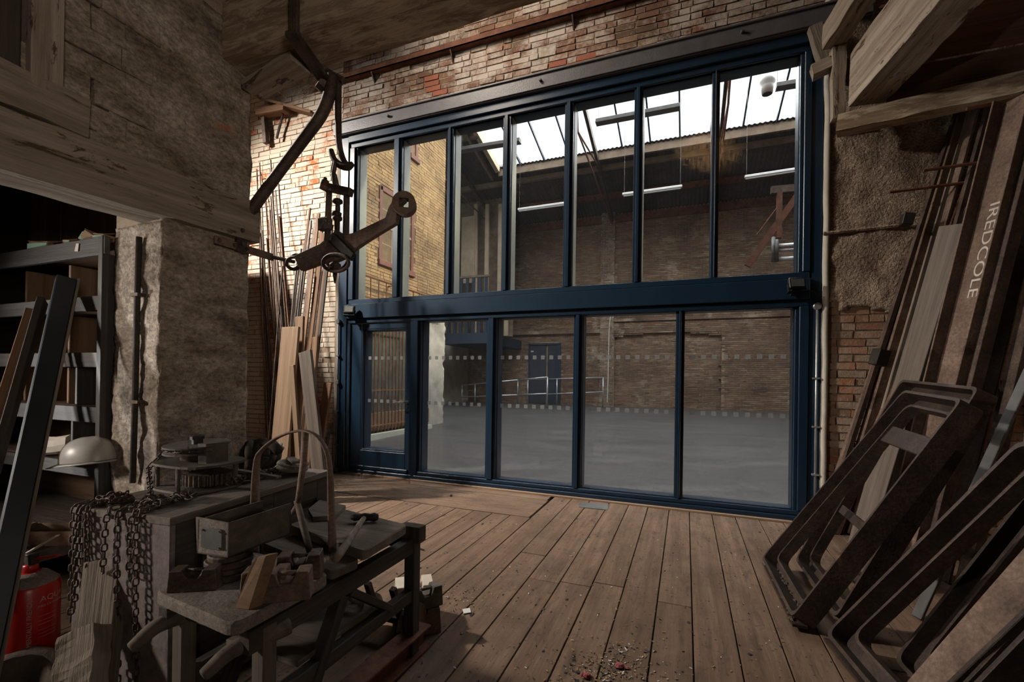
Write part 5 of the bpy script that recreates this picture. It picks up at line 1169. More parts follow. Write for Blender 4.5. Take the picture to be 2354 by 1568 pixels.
mb = MB().slab([wc+Vector(p) for p in ((0.09, -0.06, -0.005), (0.13, -0.05, -0.005), (0.125, -0.05, 0.09), (0.085, -0.06, 0.09))], (0.02, 0.09, 0)); mb.build('guide_arm', 'dusty_iron', ho)
# chain round the wheel, over the chest and hanging down its end
hch = empty('hand_chain', cl(0.05, 0.25, CZ), 'long rusty hand chain spilling over the chest and down its end', 'chain')
ring = [wc+Vector((0.128*math.cos(t), 0.128*math.sin(t), 0.061)) for t in [math.radians(a) for a in range(-150, 30, 12)]]
LK = dict(L=0.036, W=0.024, r=0.0034)
chain(ring, hch, **LK)
e0 = cl(-0.012, CWd*0.45, CZ+0.008)
chain([ring[0], ring[0]+Vector((-0.04, -0.06, -0.09)), cl(0.06, CWd*0.35, CZ+0.014), e0], hch, **LK)
rr = random.Random(12)
def strand(y, ztop, zbot, sag=0.0):
    pts = [cl(0.05+rr.uniform(0, .03), y+rr.uniform(-.02, .02), CZ+0.012), cl(-0.010, y, CZ+0.010), cl(-0.018, y, CZ-0.02)]
    k = 5
    for i in range(1, k+1): pts.append(cl(-0.018-0.004*rr.random(), y+sag*i/k, CZ-0.02-(CZ-0.02-zbot)*i/k))
    chain(pts, hch, roll=rr.uniform(0, 1.5), **LK)
for y, zb_ in ((CWd*0.93, 0.34), (CWd*0.88, 0.40), (CWd*0.84, 0.36), (CWd*0.79, 0.44), (CWd*0.58, 0.55), (CWd*0.47, 0.10), (CWd*0.28, 0.12), (CWd*0.33, 0.56)): strand(y, CZ, zb_, rr.uniform(-.02, .03))
def heap(parent, cx, cy, rx, ry, n, z0, seed, lk=LK):
    rr = random.Random(seed); pts = []; 
    for i in range(n):
        t = i*0.9+rr.uniform(-.4, .4); r = rr.uniform(0.15, 1.0); pts.append(cl(cx+rx*r*math.cos(t), cy+ry*r*math.sin(t), z0+0.012+0.035*rr.random()*(1-r*0.6)))
    chain(pts, parent, **lk)
heap(hch, 0.08, CWd*0.78, 0.06, 0.07, 26, CZ, 4); heap(hch, 0.10, CWd*0.42, 0.05, 0.08, 24, CZ, 5); heap(hch, 0.17, CWd*0.30, 0.06, 0.06, 16, CZ, 6)
# far end: rope coil, pulley block, chain heap
rp = empty('rope_coil', cl(CL-0.16, CWd-0.12, CZ), 'dark thick rope bundle heaped at the back of the chest', 'rope'); rc = cl(CL-0.16, CWd-0.12, CZ-0.012)
def rope(pts, r, name='rope_turn'):
    MB().tube(pts, r, 9).build(name, 'rope_fibre', rp, smooth=True)
for i in range(5):
    a0 = i*0.7; ctr = rc+Vector((0.01*i, 0.015*i-0.02, 0.10)); R = Matrix.Rotation(0.35*i-0.6, 4, 'Z') @ Matrix.Rotation(1.35, 4, 'X')
    rope([ctr+(R @ Vector((0.075*math.cos(t), 0.068*math.sin(t), 0.01*math.sin(2*t+i)))) for t in [2*math.pi*k/22 for k in range(23)]], 0.021)
rope([rc+Vector((-0.03, 0, 0.15)), rc+Vector((0.05, 0.02, 0.175)), rc+Vector((0.14, 0.02, 0.165)), rc+Vector((0.20, 0.0, 0.14))], 0.026)
pb = empty('pulley_block', at(672, 1083, 'z', CZ), 'dusty iron pulley wheel with a shackle at the far end of the chest', 'pulley'); pc = at(672, 1090, 'z', CZ)
MP = Matrix.Translation(pc+Vector((0, 0, 0.03))) @ Matrix.Rotation(0.14, 4, 'Y')
MB().lathe([(0.05, 0.0), (0.078, 0.0), (0.08, 0.008), (0.066, 0.014), (0.066, 0.020), (0.08, 0.026), (0.078, 0.034), (0.055, 0.034), (0.05, 0.026)], MP, 28).build('sheave', 'dusty_top_lit_end', pb, smooth=True)
for a in range(4): MB().bar(MP @ Vector((0, 0, 0.015)), MP @ Vector((0.055*math.cos(a*1.57+.4), 0.055*math.sin(a*1.57+.4), 0.015)), 0.016, 0.012).build('spoke', 'dusty_iron', pb)
plank('cheek', pc+Vector((-0.07, 0.05, 0.075)), pc+Vector((0.05, -0.02, 0.07)), 0.045, 0.012, 'dusty_top_lit_end', pb)
MB().box(tuple(pc+Vector((-0.10, 0.02, 0.0))), tuple(pc+Vector((-0.03, 0.09, 0.05)))).build('shackle_body', 'dusty_iron', pb, bevel=0.008)
p2 = empty('pulley_sheave', at(622, 1075, 'z', CZ), 'upright dusty sheave leaning behind the iron strap', 'pulley'); pc2 = at(616, 1072, 'z', CZ)
MB().lathe([(0.035, -0.012), (0.055, -0.014), (0.048, -0.004), (0.048, 0.004), (0.055, 0.014), (0.035, 0.012)], Matrix.Translation(pc2+Vector((0.02, 0.02, 0.10))) @ Matrix.Rotation(0.4, 4, 'X'), 22).build('sheave', 'dusty_top_lit_end', p2, smooth=True)
plank('bracket', pc2+Vector((-0.01, 0.0, 0.0)), pc2+Vector((0.0, 0.01, 0.10)), 0.05, 0.012, 'dusty_top_lit_end', p2, up=(0, -1, 0))
sb = plank('strap_iron', at(548, 1082, 'z', CZ+0.065), at(642, 1098, 'z', CZ+0.05), 0.035, 0.012, 'dusty_iron'); tag(sb, 'flat iron strap lying across the chain heap', 'strap')
ck = empty('anchor_chain', at(590, 1100, 'z', CZ), 'heap of heavier rusty chain on the middle of the chest', 'chain')
p0 = at(580, 1105, 'z', CZ); q0 = (MC.inverted() @ p0)
heap(ck, q0.x, max(0.08, q0.y), 0.10, 0.06, 26, CZ, 9, dict(L=0.046, W=0.032, r=0.0050)); heap(ck, q0.x-0.14, max(0.06, q0.y-0.03), 0.07, 0.04, 14, CZ, 10, dict(L=0.046, W=0.032, r=0.0050))
heap(ck, q0.x+0.10, max(0.10, q0.y), 0.08, 0.05, 14, CZ, 13, dict(L=0.046, W=0.032, r=0.0050))

# ------------------------------------------------------------------ weighing trolley
TZ = 0.62; tx0, tx1 = -1.63, -1.18; ty0, ty1 = -4.19, -3.28
tl = empty('platform_trolley', (-1.4, -3.75, 0), 'dusty old platform weighing trolley with shaft handles', 'trolley')
def rounded(pts, r, n=4):
    out = []; k = len(pts)
    for i in range(k):
        p = Vector(pts[i]); a = (Vector(pts[i-1])-p).normalized(); b = (Vector(pts[(i+1) % k])-p).normalized()
        for j in range(n+1):
            t = j/n; q = p+a*r*(1-t)**2+b*r*t**2; out.append(q)
    return out
def topboard(name, px, z, th, r, mat='dusty_top_lit_end'):
    pts = rounded([at(x, y, 'z', z) for x, y in px], r); o = MB().slab([p-Vector((0, 0, th)) for p in pts], (0, 0, th)).build(name, [mat], tl, bevel=0.006); return o
topboard('near_table', ((350, 1358), (582, 1266), (762, 1318), (535, 1438)), TZ, 0.042, 0.045)
topboard('mid_board', ((602, 1248), (690, 1226), (826, 1286), (762, 1314)), TZ-0.005, 0.035, 0.02, 'dusty_board')
topboard('far_table', ((662, 1206), (775, 1166), (938, 1206), (836, 1268)), TZ+0.04, 0.04, 0.03, 'dusty_board')
for x in (tx0+0.05, tx1-0.03):
    plank('side_rail', (x, ty0+0.05, TZ-0.085), (x, ty1+0.03, TZ-0.085), 0.045, 0.07, 'timber_dark', tl); plank('lower_rail', (x, ty0+0.10, 0.30), (x, ty1+0.03, 0.30), 0.04, 0.055, 'timber_dark', tl)
    plank('leg', (x, ty1+0.02, 0.0), (x, ty1+0.02, TZ), 0.055, 0.055, 'timber_dark', tl, up=(0, -1, 0)); plank('leg', (x, ty0+0.12, 0.0), (x, ty0+0.12, TZ-0.06), 0.05, 0.05, 'dusty_board', tl, up=(0, -1, 0))
    plank('brace', (x, -3.74, TZ-0.12), (x, -4.0, 0.03), 0.045, 0.05, 'timber_dark', tl, up=(1, 0, 0)); plank('brace', (x, -3.70, TZ-0.12), (x, -3.44, 0.31), 0.03, 0.045, 'timber_dark', tl, up=(1, 0, 0))
    plank('head_block', (x, ty1+0.02, TZ-0.07), (x, ty1+0.02, TZ+0.005), 0.11, 0.06, 'timber_dark', tl, up=(0, -1, 0))
for y in (ty0+0.12, -3.74, ty1+0.03): plank('cross_rail', (tx0+0.05, y, TZ-0.085), (tx1-0.03, y, TZ-0.085), 0.045, 0.05, 'timber_dark', tl)
plank('low_shelf', (tx0+0.06, -3.72, 0.345), (tx1-0.04, -3.72, 0.345), 0.42, 0.02, 'dusty_board', tl)
def shaft(p, q, r):
    a = at(*p, 'z', TZ-0.10); b = at(*q, 'z', TZ-0.145); m = a*0.45+b*0.55+Vector((0, 0, 0.02))
    MB().tube(*smooth_path([a+(a-m)*0.8, a, m, b*0.8+m*0.2, b, b+(b-m)*0.05], [r*1.1, r*1.1, r*1.0, r*0.85, r*0.75, r*0.35]), 10).build('shaft_handle', 'dusty_board', tl, smooth=True)
shaft((428, 1412), (302, 1490), 0.024); shaft((610, 1462), (468, 1552), 0.024)
# iron hoop over the platform
hy = -3.70
def hp_(px, py): return at(px, py, 'y', hy)
pts = [hp_(585, 1285), hp_(586, 1160), hp_(590, 1065), hp_(602, 1035), hp_(640, 1005), hp_(690, 990), hp_(725, 1000), hp_(748, 1030), hp_(758, 1075), hp_(762, 1180), hp_(766, 1300)]
MB().tube(*smooth_path(pts, [0.024, 0.024, 0.018, 0.014, 0.012, 0.012, 0.012, 0.013, 0.015, 0.020, 0.022]), 8, flat=0.45).build('hoop', 'rust_brown', tl, smooth=True)
MB().tube([hp_(702, 992), hp_(698, 1060), hp_(684, 1160), hp_(668, 1185)], [0.014, 0.013, 0.011, 0.008], 8).build('hoop_stay', 'rust_brown', tl, smooth=True)
MB().tube([hp_(682, 1150), hp_(700, 1220), hp_(722, 1305)], [0.012, 0.013, 0.013], 8).build('hoop_stay', 'dusty_board', tl, smooth=True)
for x in (tx0+0.10, tx1-0.08):
    MB().lathe([(0.03, -0.02), (0.10, -0.022), (0.10, 0.022), (0.03, 0.02)], Matrix.Translation((x, ty1+0.10, 0.101)) @ Matrix.Rotation(math.pi/2, 4, 'Y'), 24).build('wheel', 'rust_brown', tl)
plank('axle', (tx0+0.08, ty1+0.10, 0.101), (tx1-0.06, ty1+0.10, 0.101), 0.03, 0.03, 'rust_dark', tl); plank('axle_arm', (tx0+0.16, ty1+0.02, 0.30), (tx0+0.16, ty1+0.10, 0.101), 0.03, 0.03, 'rust_dark', tl); plank('axle_arm', (tx1-0.14, ty1+0.02, 0.30), (tx1-0.14, ty1+0.10, 0.101), 0.03, 0.03, 'rust_dark', tl)
# tilted sheet metal box on a stack of iron discs
TT = TZ+0.001
dc = at(526, 1322, 'z', TT)
for i, (r, h) in enumerate(((0.075, 0.022), (0.070, 0.02), (0.075, 0.022), (0.066, 0.02))):
    z = TT+sum((0.022, 0.02, 0.022, 0.02)[:i]); o = MB().lathe([(r-0.004, 0), (r, 0.004), (r, h-0.004), (r-0.004, h)], Matrix.Translation((dc.x, dc.y, z)), 22).build('iron_disc', 'rust_dark')
    tag(o, ('lowest', 'second', 'third', 'topmost')[i]+' rusty iron disc of the small stack under the metal box', 'disc', 'stacked iron discs')
bzb = TT+0.085
f1 = Vector(at(453, 1272, 'z', bzb)); f2 = Vector(at(524, 1282, 'z', bzb)); bk = Vector(at(668, 1228, 'z', bzb+0.02))
dl = (bk-f2); dl.z += 0.0; up = Vector((-0.12, 0.0, 0.10)); wd = f1-f2
mx_ = empty('metal_box', (f1+bk)/2, 'open sheet metal box with a name plate tilted on the trolley', 'box')
hv = Vector((0, 0, 0.118))
fn_ = wd.normalized().cross(Vector((0, 0, 1))).normalized(); fn_ = fn_ if fn_.dot(CAM-f1) > 0 else -fn_
MB().slab([f1, f2, f2+hv, f1+hv*1.06-Vector((0.01, 0, 0))], -fn_*0.006).build('front_end', 'dusty_top_lit_end', mx_)  # front end coloured paler than the sides for the light on it
nrm = dl.normalized()
MB().slab([f2, f2+dl, f2+dl+hv, f2+hv], wd.normalized()*0.005).build('side', 'dusty_iron', mx_); MB().slab([f1, f1+dl, f1+dl+hv, f1+hv], -wd.normalized()*0.005).build('side', 'dusty_iron', mx_)
MB().slab([f1, f2, f2+dl, f1+dl], (0, 0, 0.005)).build('bottom', 'dusty_iron', mx_); MB().slab([f1+dl, f2+dl, f2+dl+hv*0.7, f1+dl+hv*0.7], -nrm*0.005).build('back_end', 'dusty_iron', mx_)
c0 = f1*0.5+f2*0.5+hv*0.5+fn_*0.002; wu = wd.normalized()
pl_ = rounded([c0+wu*sx_*0.045+Vector((0, 0, sz_*0.036)) for sx_, sz_ in ((-1, -1), (1, -1), (1, 1), (-1, 1))], 0.012)
MB().slab(pl_, fn_*0.004).build('name_plate', 'plain_steel', mx_, bevel=0.001); npl = [o for o in mx_.children if o.name.startswith('name_plate')][0]
for sx_, sz_ in ((-1, 1), (1, 1), (-1, -1)): MB().lathe([(0.003, 0), (0.003, 0.006)], Matrix.Translation(c0+wu*sx_*0.036+Vector((0, 0, sz_*0.028))+fn_*0.003) @ (fn_).to_track_quat('Z', 'Y').to_matrix().to_4x4(), 6).build('rivet', 'rust_brown', npl)
# bar weights with hand grips
def weight(name, p, rz, L, W_, H, mat, label, group='iron bar weights', tip=0.0):
    e = empty(name, p, label, 'weight', group); M = Matrix.Translation(p) @ Matrix.Rotation(rz, 4, 'Z') @ Matrix.Rotation(tip, 4, 'Y')
    pr = [(-L/2, 0), (L/2, 0), (L/2*0.92, H), (L*0.20, H), (L*0.17, H*0.80), (L*0.10, H*0.62), (-L*0.10, H*0.62), (-L*0.17, H*0.80), (-L*0.20, H), (-L/2*0.92, H)]
    MB().slab([M @ Vector((x, -W_/2, z)) for x, z in pr], M.to_3x3() @ Vector((0, W_, 0))).build('body', mat, e, bevel=0.003)
    MB().tube([M @ Vector((-L*0.24, 0, H*0.88)), M @ Vector((L*0.24, 0, H*0.88))], H*0.085, 8).build('grip', mat, e, smooth=True)
    return e
weight('bar_weight', at(450, 1352, 'z', TT)+Vector((0, 0, 0)), 0.55, 0.15, 0.055, 0.070, 'rust_dark', 'small iron weight alone at the near left of the trolley')
weight('bar_weight', at(612, 1366, 'z', TT), 0.60, 0.14, 0.065, 0.085, 'rust_brown', 'middle iron weight of the group on the trolley')
weight('bar_weight', at(660, 1374, 'z', TT), 0.60, 0.15, 0.065, 0.090, 'rust_brown', 'front iron weight of the group nearest the trolley edge')
weight('bar_weight', at(690, 1325, 'z', TT), 0.58, 0.15, 0.07, 0.085, 'rust_dark', 'rear iron weight of the group beside the hoop')
wpz = at(432, 1360, 'z', TT); pcs = MB().slab([at(398, 1360, 'z', TT), at(430, 1350, 'z', TT), at(440, 1358, 'z', TT), at(418, 1362, 'z', TT)], (0, 0, 0.001)).build('paper_scrap', 'paper'); tag(pcs, 'small folded paper scrap under the lone weight', 'paper')
# wooden wedge stood on the table
wa = at(568, 1400, 'z', TT); wb2 = Vector((wa.x+0.035, wa.y+0.02, TT+0.185))
wg = MB().slab([at(538, 1398, 'z', TT), at(572, 1403, 'z', TT), far(612, 1278, (Vector(at(572, 1403, 'z', TT))-CAM).dot(FWD)+0.02), far(592, 1280, (Vector(at(538, 1398, 'z', TT))-CAM).dot(FWD)+0.02), far(576, 1298, (Vector(at(538, 1398, 'z', TT))-CAM).dot(FWD)+0.015)], (0.012, 0.035, 0)).build('wooden_wedge', 'ply_brown', bevel=0.002); tag(wg, 'brown wooden wedge standing slanted on the near table', 'wedge')
# hammer on the far table
TF = TZ+0.041
hm = empty('hammer', at(835, 1192, 'z', TF), 'old hammer with a pale wooden handle on the far table', 'hammer'); ha = at(838, 1200, 'z', TF)+Vector((0, 0, 0.022)); hb = at(772, 1296, 'z', TF)+Vector((0, 0, 0.016))
hd_ = (hb-ha).normalized(); hs = hd_.cross(Vector((0, 0, 1))).normalized()
MB().tube([ha-hd_*0.02, ha+hd_*0.05, ha*0.5+hb*0.5, hb*0.85+ha*0.15, hb], [0.010, 0.012, 0.014, 0.016, 0.014], 8).build('handle', 'timber_grey', hm, smooth=True)
MB().tube([ha-hs*0.062, ha-hs*0.045, ha-hs*0.025, ha, ha+hs*0.025, ha+hs*0.045, ha+hs*0.062], [0.012, 0.021, 0.016, 0.020, 0.014, 0.017, 0.008], 10).build('head', 'black_iron', hm, smooth=True)
tl_ = MB().slab([at(x, y, 'z', TF) for x, y in ((708, 1180), (735, 1158), (795, 1170), (770, 1195), (720, 1198))], (0, 0, 0.02)); tl_.jitter(0.004, 30); tag(tl_.build('leather_scrap', 'dusty_board'), 'torn flat leather scrap at the back of the far table', 'scrap')
# heavy weights and iron on the floor beside the trolley
weight('block_weight', at(958, 1452, 'z', 0.0)+Vector((0, 0, 0.0)), 0.75, 0.24, 0.10, 0.13, 'rust_brown', 'large iron block weight on the floor boards', 'block weights on the floor')
weight('block_weight', at(962, 1456, 'z', 0.0)+Vector((0.02, 0.03, 0.131)), 0.95, 0.17, 0.075, 0.105, 'dusty_iron', 'smaller iron weight stacked on the large block', 'block weights on the floor')
weight('block_weight', at(926, 1428, 'z', 0.0)+Vector((0.03, 0.06, 0.0)), 0.65, 0.22, 0.14, 0.20, 'paper', 'pale cream painted weight behind the iron blocks', 'block weights on the floor')
ra = at(972, 1482, 'z', 0.0)+Vector((0, 0, 0.055)); rb_ = at(800, 1640, 'z', 0.0)+Vector((0, 0, 0.055))
gi = empty('rusty_girder', (ra+rb_)/2-Vector((0, 0, .055)), 'rusty I section girder offcut lying on the floor at the trolley foot', 'girder')
plank('top_flange', rb_+Vector((0, 0, 0.05)), ra+Vector((0, 0, 0.05)), 0.10, 0.014, 'rust_red', gi); plank('web', rb_, ra, 0.014, 0.095, 'rust_red', gi); plank('bottom_flange', rb_-Vector((0, 0, 0.048)), ra-Vector((0, 0, 0.048)), 0.10, 0.014, 'rust_red', gi)
# scrap iron under the trolley
rr = random.Random(3)
for i in range(4):
    p = Vector((rr.uniform(tx0+0.12, tx1-0.12), rr.uniform(-3.65, -3.42), 0.357)); R_ = Matrix.Rotation(rr.uniform(0, 3), 4, 'Z') @ Matrix.Rotation(rr.uniform(0.1, .5), 4, 'X')
    rad = rr.uniform(0.03, 0.055); pts = [p+Vector((0, 0, 0.028))+(R_ @ Vector((rad*math.cos(t), rad*0.7*math.sin(t), 0))) for t in [2*math.pi*k/16 for k in range(16)]]
    tag(MB().tube(pts, 0.008, 6, closed=True).build('iron_ring', 'dusty_iron', smooth=True), ('nearest', 'second', 'third', 'farthest')[i]+' rusty iron ring in the scrap on the trolley low shelf', 'ring', 'scrap rings on the trolley shelf')

# ------------------------------------------------------------------ litter on the floor
lit = MB().slab([at(x, y, 'z', 0.002) for x, y in ((1063, 1402), (1080, 1399), (1083, 1409), (1066, 1412))], (0, 0, 0.004)).build('paper_scrap', 'white_paper'); tag(lit, 'small white paper scrap on the bare floor boards', 'paper')
gs = MB().slab([at(x, y, 'z', 0.002) for x, y in ((1335, 1155), (1400, 1160), (1397, 1173), (1330, 1166))], (0, 0, 0.003)).build('metal_plate', 'plain_steel'); tag(gs, 'thin grey metal plate on the floor by the screen', 'plate')
st_ = MB().tube([at(x, y, 'z', 0.006) for x, y in ((912, 1248), (935, 1247), (957, 1247))], 0.004, 5).build('twig', 'timber_brown'); tag(st_, 'thin brown twig on the floor beside the far table', 'twig')
nl = MB().tube([at(956, 1258, 'z', 0.008), at(975, 1264, 'z', 0.008)], [0.010, 0.004], 6).build('bolt', 'rust_dark'); tag(nl, 'rusty bolt lying on the lit floor', 'bolt')
bk_ = MB().lathe([(0.012, 0), (0.016, 0.01), (0.006, 0.022)], Matrix.Translation(at(1037, 1141, 'z', 0.003)), 7).build('debris_lump', 'black_iron'); tag(bk_, 'small black lump on the cross boards before the screen', 'debris')
for i, (px, py, r) in enumerate(((1424, 1534, 0.022), (1350, 1557, 0.020), (1338, 1553, 0.012), (1442, 1538, 0.012))):
    mb = MB().lathe([(r*0.7, 0), (r, r*0.3), (r*0.6, r*0.7), (r*0.2, r*0.8)], Matrix.Translation(at(px, py, 'z', 0.002)), 8); mb.jitter(0.006, 40); tag(mb.build('pink_lump', 'pink_grit'), ('larger', 'bottom', 'tiny left', 'tiny right')[i]+' pink plaster lump on the foreground floor', 'lump', 'pink plaster lumps')
rr = random.Random(99); mb = MB()
for i in range(900):
    if i < 320: px, py = rr.gauss(1390, 60), rr.gauss(1545, 22)
    elif i < 420: px, py = rr.gauss(1430, 40), rr.gauss(1500, 14)
    elif i < 520: px, py = rr.gauss(1060, 35), rr.gauss(1370, 18)
    else: px, py = rr.uniform(900, 1800), rr.uniform(1180, 1560)
    p = at(px, py, 'z', 0.003); s = rr.uniform(0.0015, 0.005); d = rr.uniform(0, 3.1); l = s*rr.uniform(1, 4)
    mb.bar(p, p+Vector((l*math.cos(d), l*math.sin(d), 0.001)), s, s*0.6, mi=rr.choice((0, 0, 0, 1, 1, 1, 2)))
tag(mb.build('floor_grit', ['straw', 'black_iron', 'white_paper']), 'scattered straw chips and grit over the floor boards', 'grit', kind='stuff')
# ------------------------------------------------------------------ right side: loft timbers
ly = -0.55
lf = empty('loft', (1.6, ly, 3.5), 'dark boarded loft carried on limewashed timbers at the top right', 'loft')
plank('edge_beam', at(1925, 290, 'y', -0.32), at(2348, 196, 'y', -0.62), 0.14, 0.15, 'timber_beam', lf, rough=0.012, cuts=20)
a = at(1926, 250, 'y', -0.30); b = at(1926, 112, 'y', -0.30); plank('post', a-Vector((0, 0, 0.1)), b, 0.10, 0.09, 'timber_limewash', lf, up=(0, -1, 0), rough=0.010, cuts=10)
def joist(name, e0, e1, w, h, mat, rough):
    e0 = Vector(e0); e1 = Vector(e1); off = Vector((w/2, 0, h/2)); return plank(name, e0+off, e1+off, w, h, mat, lf, rough=rough, cuts=30, freq=6)
joist('joist', at(1950, 248, 'y', -0.34), at(2190, -35, 'z', 3.76), 0.27, 0.46, 'timber_limewash', 0.012)
joist('joist', at(1890, 118, 'y', -0.30), at(1990, -40, 'z', at(1890, 118, 'y', -0.30).z), 0.16, 0.22, 'timber_limewash', 0.012)
plank('corbel', at(1872, 62, 'y', -0.20), at(1900, 150, 'y', -0.20), 0.10, 0.10, 'timber_grey', lf, up=(0, -1, 0), rough=0.012, cuts=8)
plank('corbel', at(1866, 168, 'y', -0.24), at(1945, 132, 'y', -0.28), 0.12, 0.10, 'timber_limewash', lf, rough=0.012, cuts=8)
za = at(2354, 150, 'y', -0.62).z
for i in range(12):
    y = -0.42-0.20*(i+0.5); plank('floor_board', (1.58, y, 4.02), (XR-0.01, y, 4.02), 0.195, 0.025, 'timber_brown', lf)
for i in range(2):
    z = za-0.0+0.2*i; plank('back_board', (1.58, -0.36, z), (XR-0.01, -0.36, z), 0.02, 0.195, 'timber_brown', lf)
pk = empty('roof_nail', at(2040, 10, 'x', 1.42), 'bent iron spike driven into the limewashed brace', 'spike')
MB().tube([at(2030, 14, 'x', 1.42)+Vector((-.02,0,0)), at(2052, 8, 'x', 1.42)], 0.010, 6).build('shank', 'rust_red', pk)
# ------------------------------------------------------------------ iron rack pegs
for i, (p, q, y) in enumerate((((2045, 442), (2165, 428), -0.33), ((2123, 392), (2262, 373), -0.42), ((2222, 250), (2380, 240), -0.72), ((2280, 270), (2400, 258), -0.62))):
    a = at(*p, 'y', y); o = rod('rack_peg', a, (XR+0.02, y, a.z+0.02), 0.013, 'rust_red'); tag(o, ('lowest left', 'middle', 'upper', 'short upper right')[i]+' iron rack peg sticking out over the leaning bars', 'peg', 'rack pegs')
# ------------------------------------------------------------------ stock leaning on the right wall
rr = random.Random(41)
def lean(name, top, mid, w, h, mat, label, cat, xt=1.80, ext=1215, group='bars leaning on the right wall', up=(-1, -0.25, 0), kind='bar'):
    """top: pixel of the upper end on the plane x = xt; mid: another pixel on its image line, continued to the floor"""
    a = at(*top, 'x', xt); xt += 0.40; w *= 1.18; h *= 1.18; a = at(*top, 'x', xt)
    while True:
        t = (ext-top[1])/(mid[1]-top[1]); b = at(top[0]+(mid[0]-top[0])*t, ext, 'z', 0.004)
        if b.y < -0.20: break
        ext += 4
    if a.y > -0.17: a.y = -0.17
    if kind == 'rod': o = rod(name, b, a, w/2, mat)
    else: o = plank(name, b, a, w, h, mat, None, up=up)
    return tag(o, label, cat, group)
lean('metal_bar', (2117, 292), (1905, 1120), 0.06, 0.012, 'rust_brown', 'flat rusty bar nearest the pier on the right wall', 'bar', 1.86, 1200)
lean('metal_bar', (2150, 240), (1925, 1090), 0.035, 0.035, 'rust_dark', 'thin dark bar second from the pier', 'bar', 1.84, 1205)
lean('metal_tube', (2178, 236), (1960, 1080), 0.06, 0.06, 'rust_brown', 'pale brown square tube beside the thin dark bar', 'tube', 1.83, 1212)
lean('metal_bar', (2195, 236), (2000, 1000), 0.05, 0.03, 'rust_red', 'reddish bar leaning behind the pegs', 'bar', 1.83, 1220)
lean('metal_tube', (2222, 232), (2040, 900), 0.05, 0.05, 'timber_grey', 'pale weathered batten leaning behind the pegs', 'batten', 1.84, 1225)
lean('metal_tube', (2250, 228), (2075, 860), 0.055, 0.02, 'rust_brown', 'flat brown strip leaning in the middle of the rack', 'strip', 1.82, 1230)
lean('metal_bar', (2275, 236), (2105, 860), 0.03, 0.03, 'rust_dark', 'slim dark square bar in the middle of the rack', 'bar', 1.84, 1230)
lean('metal_bar', (2300, 230), (2150, 800), 0.03, 0.03, 'rust_red', 'slim red square bar beside the split timber', 'bar', 1.85, 1240)
for i in range(5):
    tx_ = 2185+i*26+rr.uniform(-4, 4); lean('thin_rod', (tx_, 236+rr.uniform(-5, 60)), (tx_-190, 1000), rr.choice((0.014, 0.02, 0.026)), 0, rr.choice(('rust_dark', 'rust_red')), 'thin rusty rod, %s from the pier among the bars on the right' % ORD[i], 'rod', 2.10, 1225, 'thin rods on the right wall', kind='rod')
# pair of flat bars joined by a dark clamp near the pier
lean('metal_bar', (2085, 560), (1930, 1120), 0.075, 0.02, 'plain_steel', 'grey flat bar with a dark end block low on the rack', 'bar', 1.78, 1215)
lean('metal_bar', (2060, 640), (1960, 1050), 0.07, 0.05, 'rust_brown', 'short square tube beside the grey flat bar', 'tube', 1.70, 1225)
ck_ = MB().box((-0.05, -0.05, -0.07), (0.05, 0.05, 0.07), M=Matrix.Translation(at(2022, 822, 'x', 1.55)) @ Matrix.Rotation(0.25, 4, 'Y') @ Matrix.Rotation(0.3, 4, 'Z')).build('end_block', 'black_iron', bevel=0.006); tag(ck_, 'dark iron end block clamped on the leaning bars', 'block')
ck_ = MB().box((-0.04, -0.04, -0.05), (0.04, 0.04, 0.05), M=Matrix.Translation(at(2085, 505, 'x', 1.74)) @ Matrix.Rotation(0.2, 4, 'Y')).build('end_block', 'black_iron', bevel=0.006); tag(ck_, 'small dark iron block high on the leaning bars', 'block')
# split timber and wide steel channel with chalk lettering
o = lean('split_timber', (2205, 520), (2075, 960), 0.15, 0.11, 'dusty_board', 'thick split grey timber leaning beside the chalked channel', 'timber', 1.42, 1260, None, up=(-0.85, -0.5, 0))
ca = at(2352, 215, 'x', 2.06); cb_ = at(2152, 1010, 'x', 1.60); cd_ = (cb_-ca); cb_ = ca+cd_*1.02; k_ = (cb_.z-0.004)/(-cd_.normalized().z); cb_ = cb_+cd_.normalized()*k_
chn = empty('steel_channel', cb_, 'wide rusty steel channel with white chalk lettering', 'channel')
upc = Vector((-0.93, -0.36, 0)); Mch = _frame(cb_, ca, upc); LC = (ca-cb_).length
def chp(nm, y0, y1, z0, z1, mat='rust_brown'): MB().box((0, y0, z0), (LC, y1, z1)).build(nm, mat, chn, Mch, local=True, bevel=0.002)
chp('web', -0.12, 0.12, -0.01, 0.0); chp('flange', 0.108, 0.12, 0.0, 0.08); chp('flange', -0.12, -0.108, 0.0, 0.08)
chp('rust_strip', -0.16, -0.123, -0.06, 0.02, 'rust_dark')
me = text_mesh('IREDCOLE', 0.15, 0.001)
for v in me.vertices: v.co = (v.co.x*0.95, v.co.y*0.62, v.co.z)
me.materials.append(MATS['chalk'])
tp = at(2290, 462, 'x', 1.92); loc = Mch.inverted() @ tp
Mt = Mch @ Matrix(((-1, 0, 0, loc.x), (0, -1, 0, 0.03), (0, 0, 1, 0.0012), (0, 0, 0, 1)))
link(bpy.data.objects.new('lettering', me), chn, Mt)
# more plates and bars to the right of the channel
lean('steel_plate', (2420, 260), (2250, 960), 0.14, 0.012, 'rust_brown', 'brown steel plate with bolt holes right of the chalked channel', 'plate', 1.80, 1330, None)
lean('steel_angle', (2460, 330), (2310, 960), 0.07, 0.05, 'rust_dark', 'dark steel angle at the right edge of the frame', 'angle', 1.80, 1360, None)
lean('steel_bar', (2400, 780), (2190, 1240), 0.06, 0.014, 'plain_steel', 'grey drilled flat bar crossing in front of the stack', 'bar', 1.55, 1420, None)
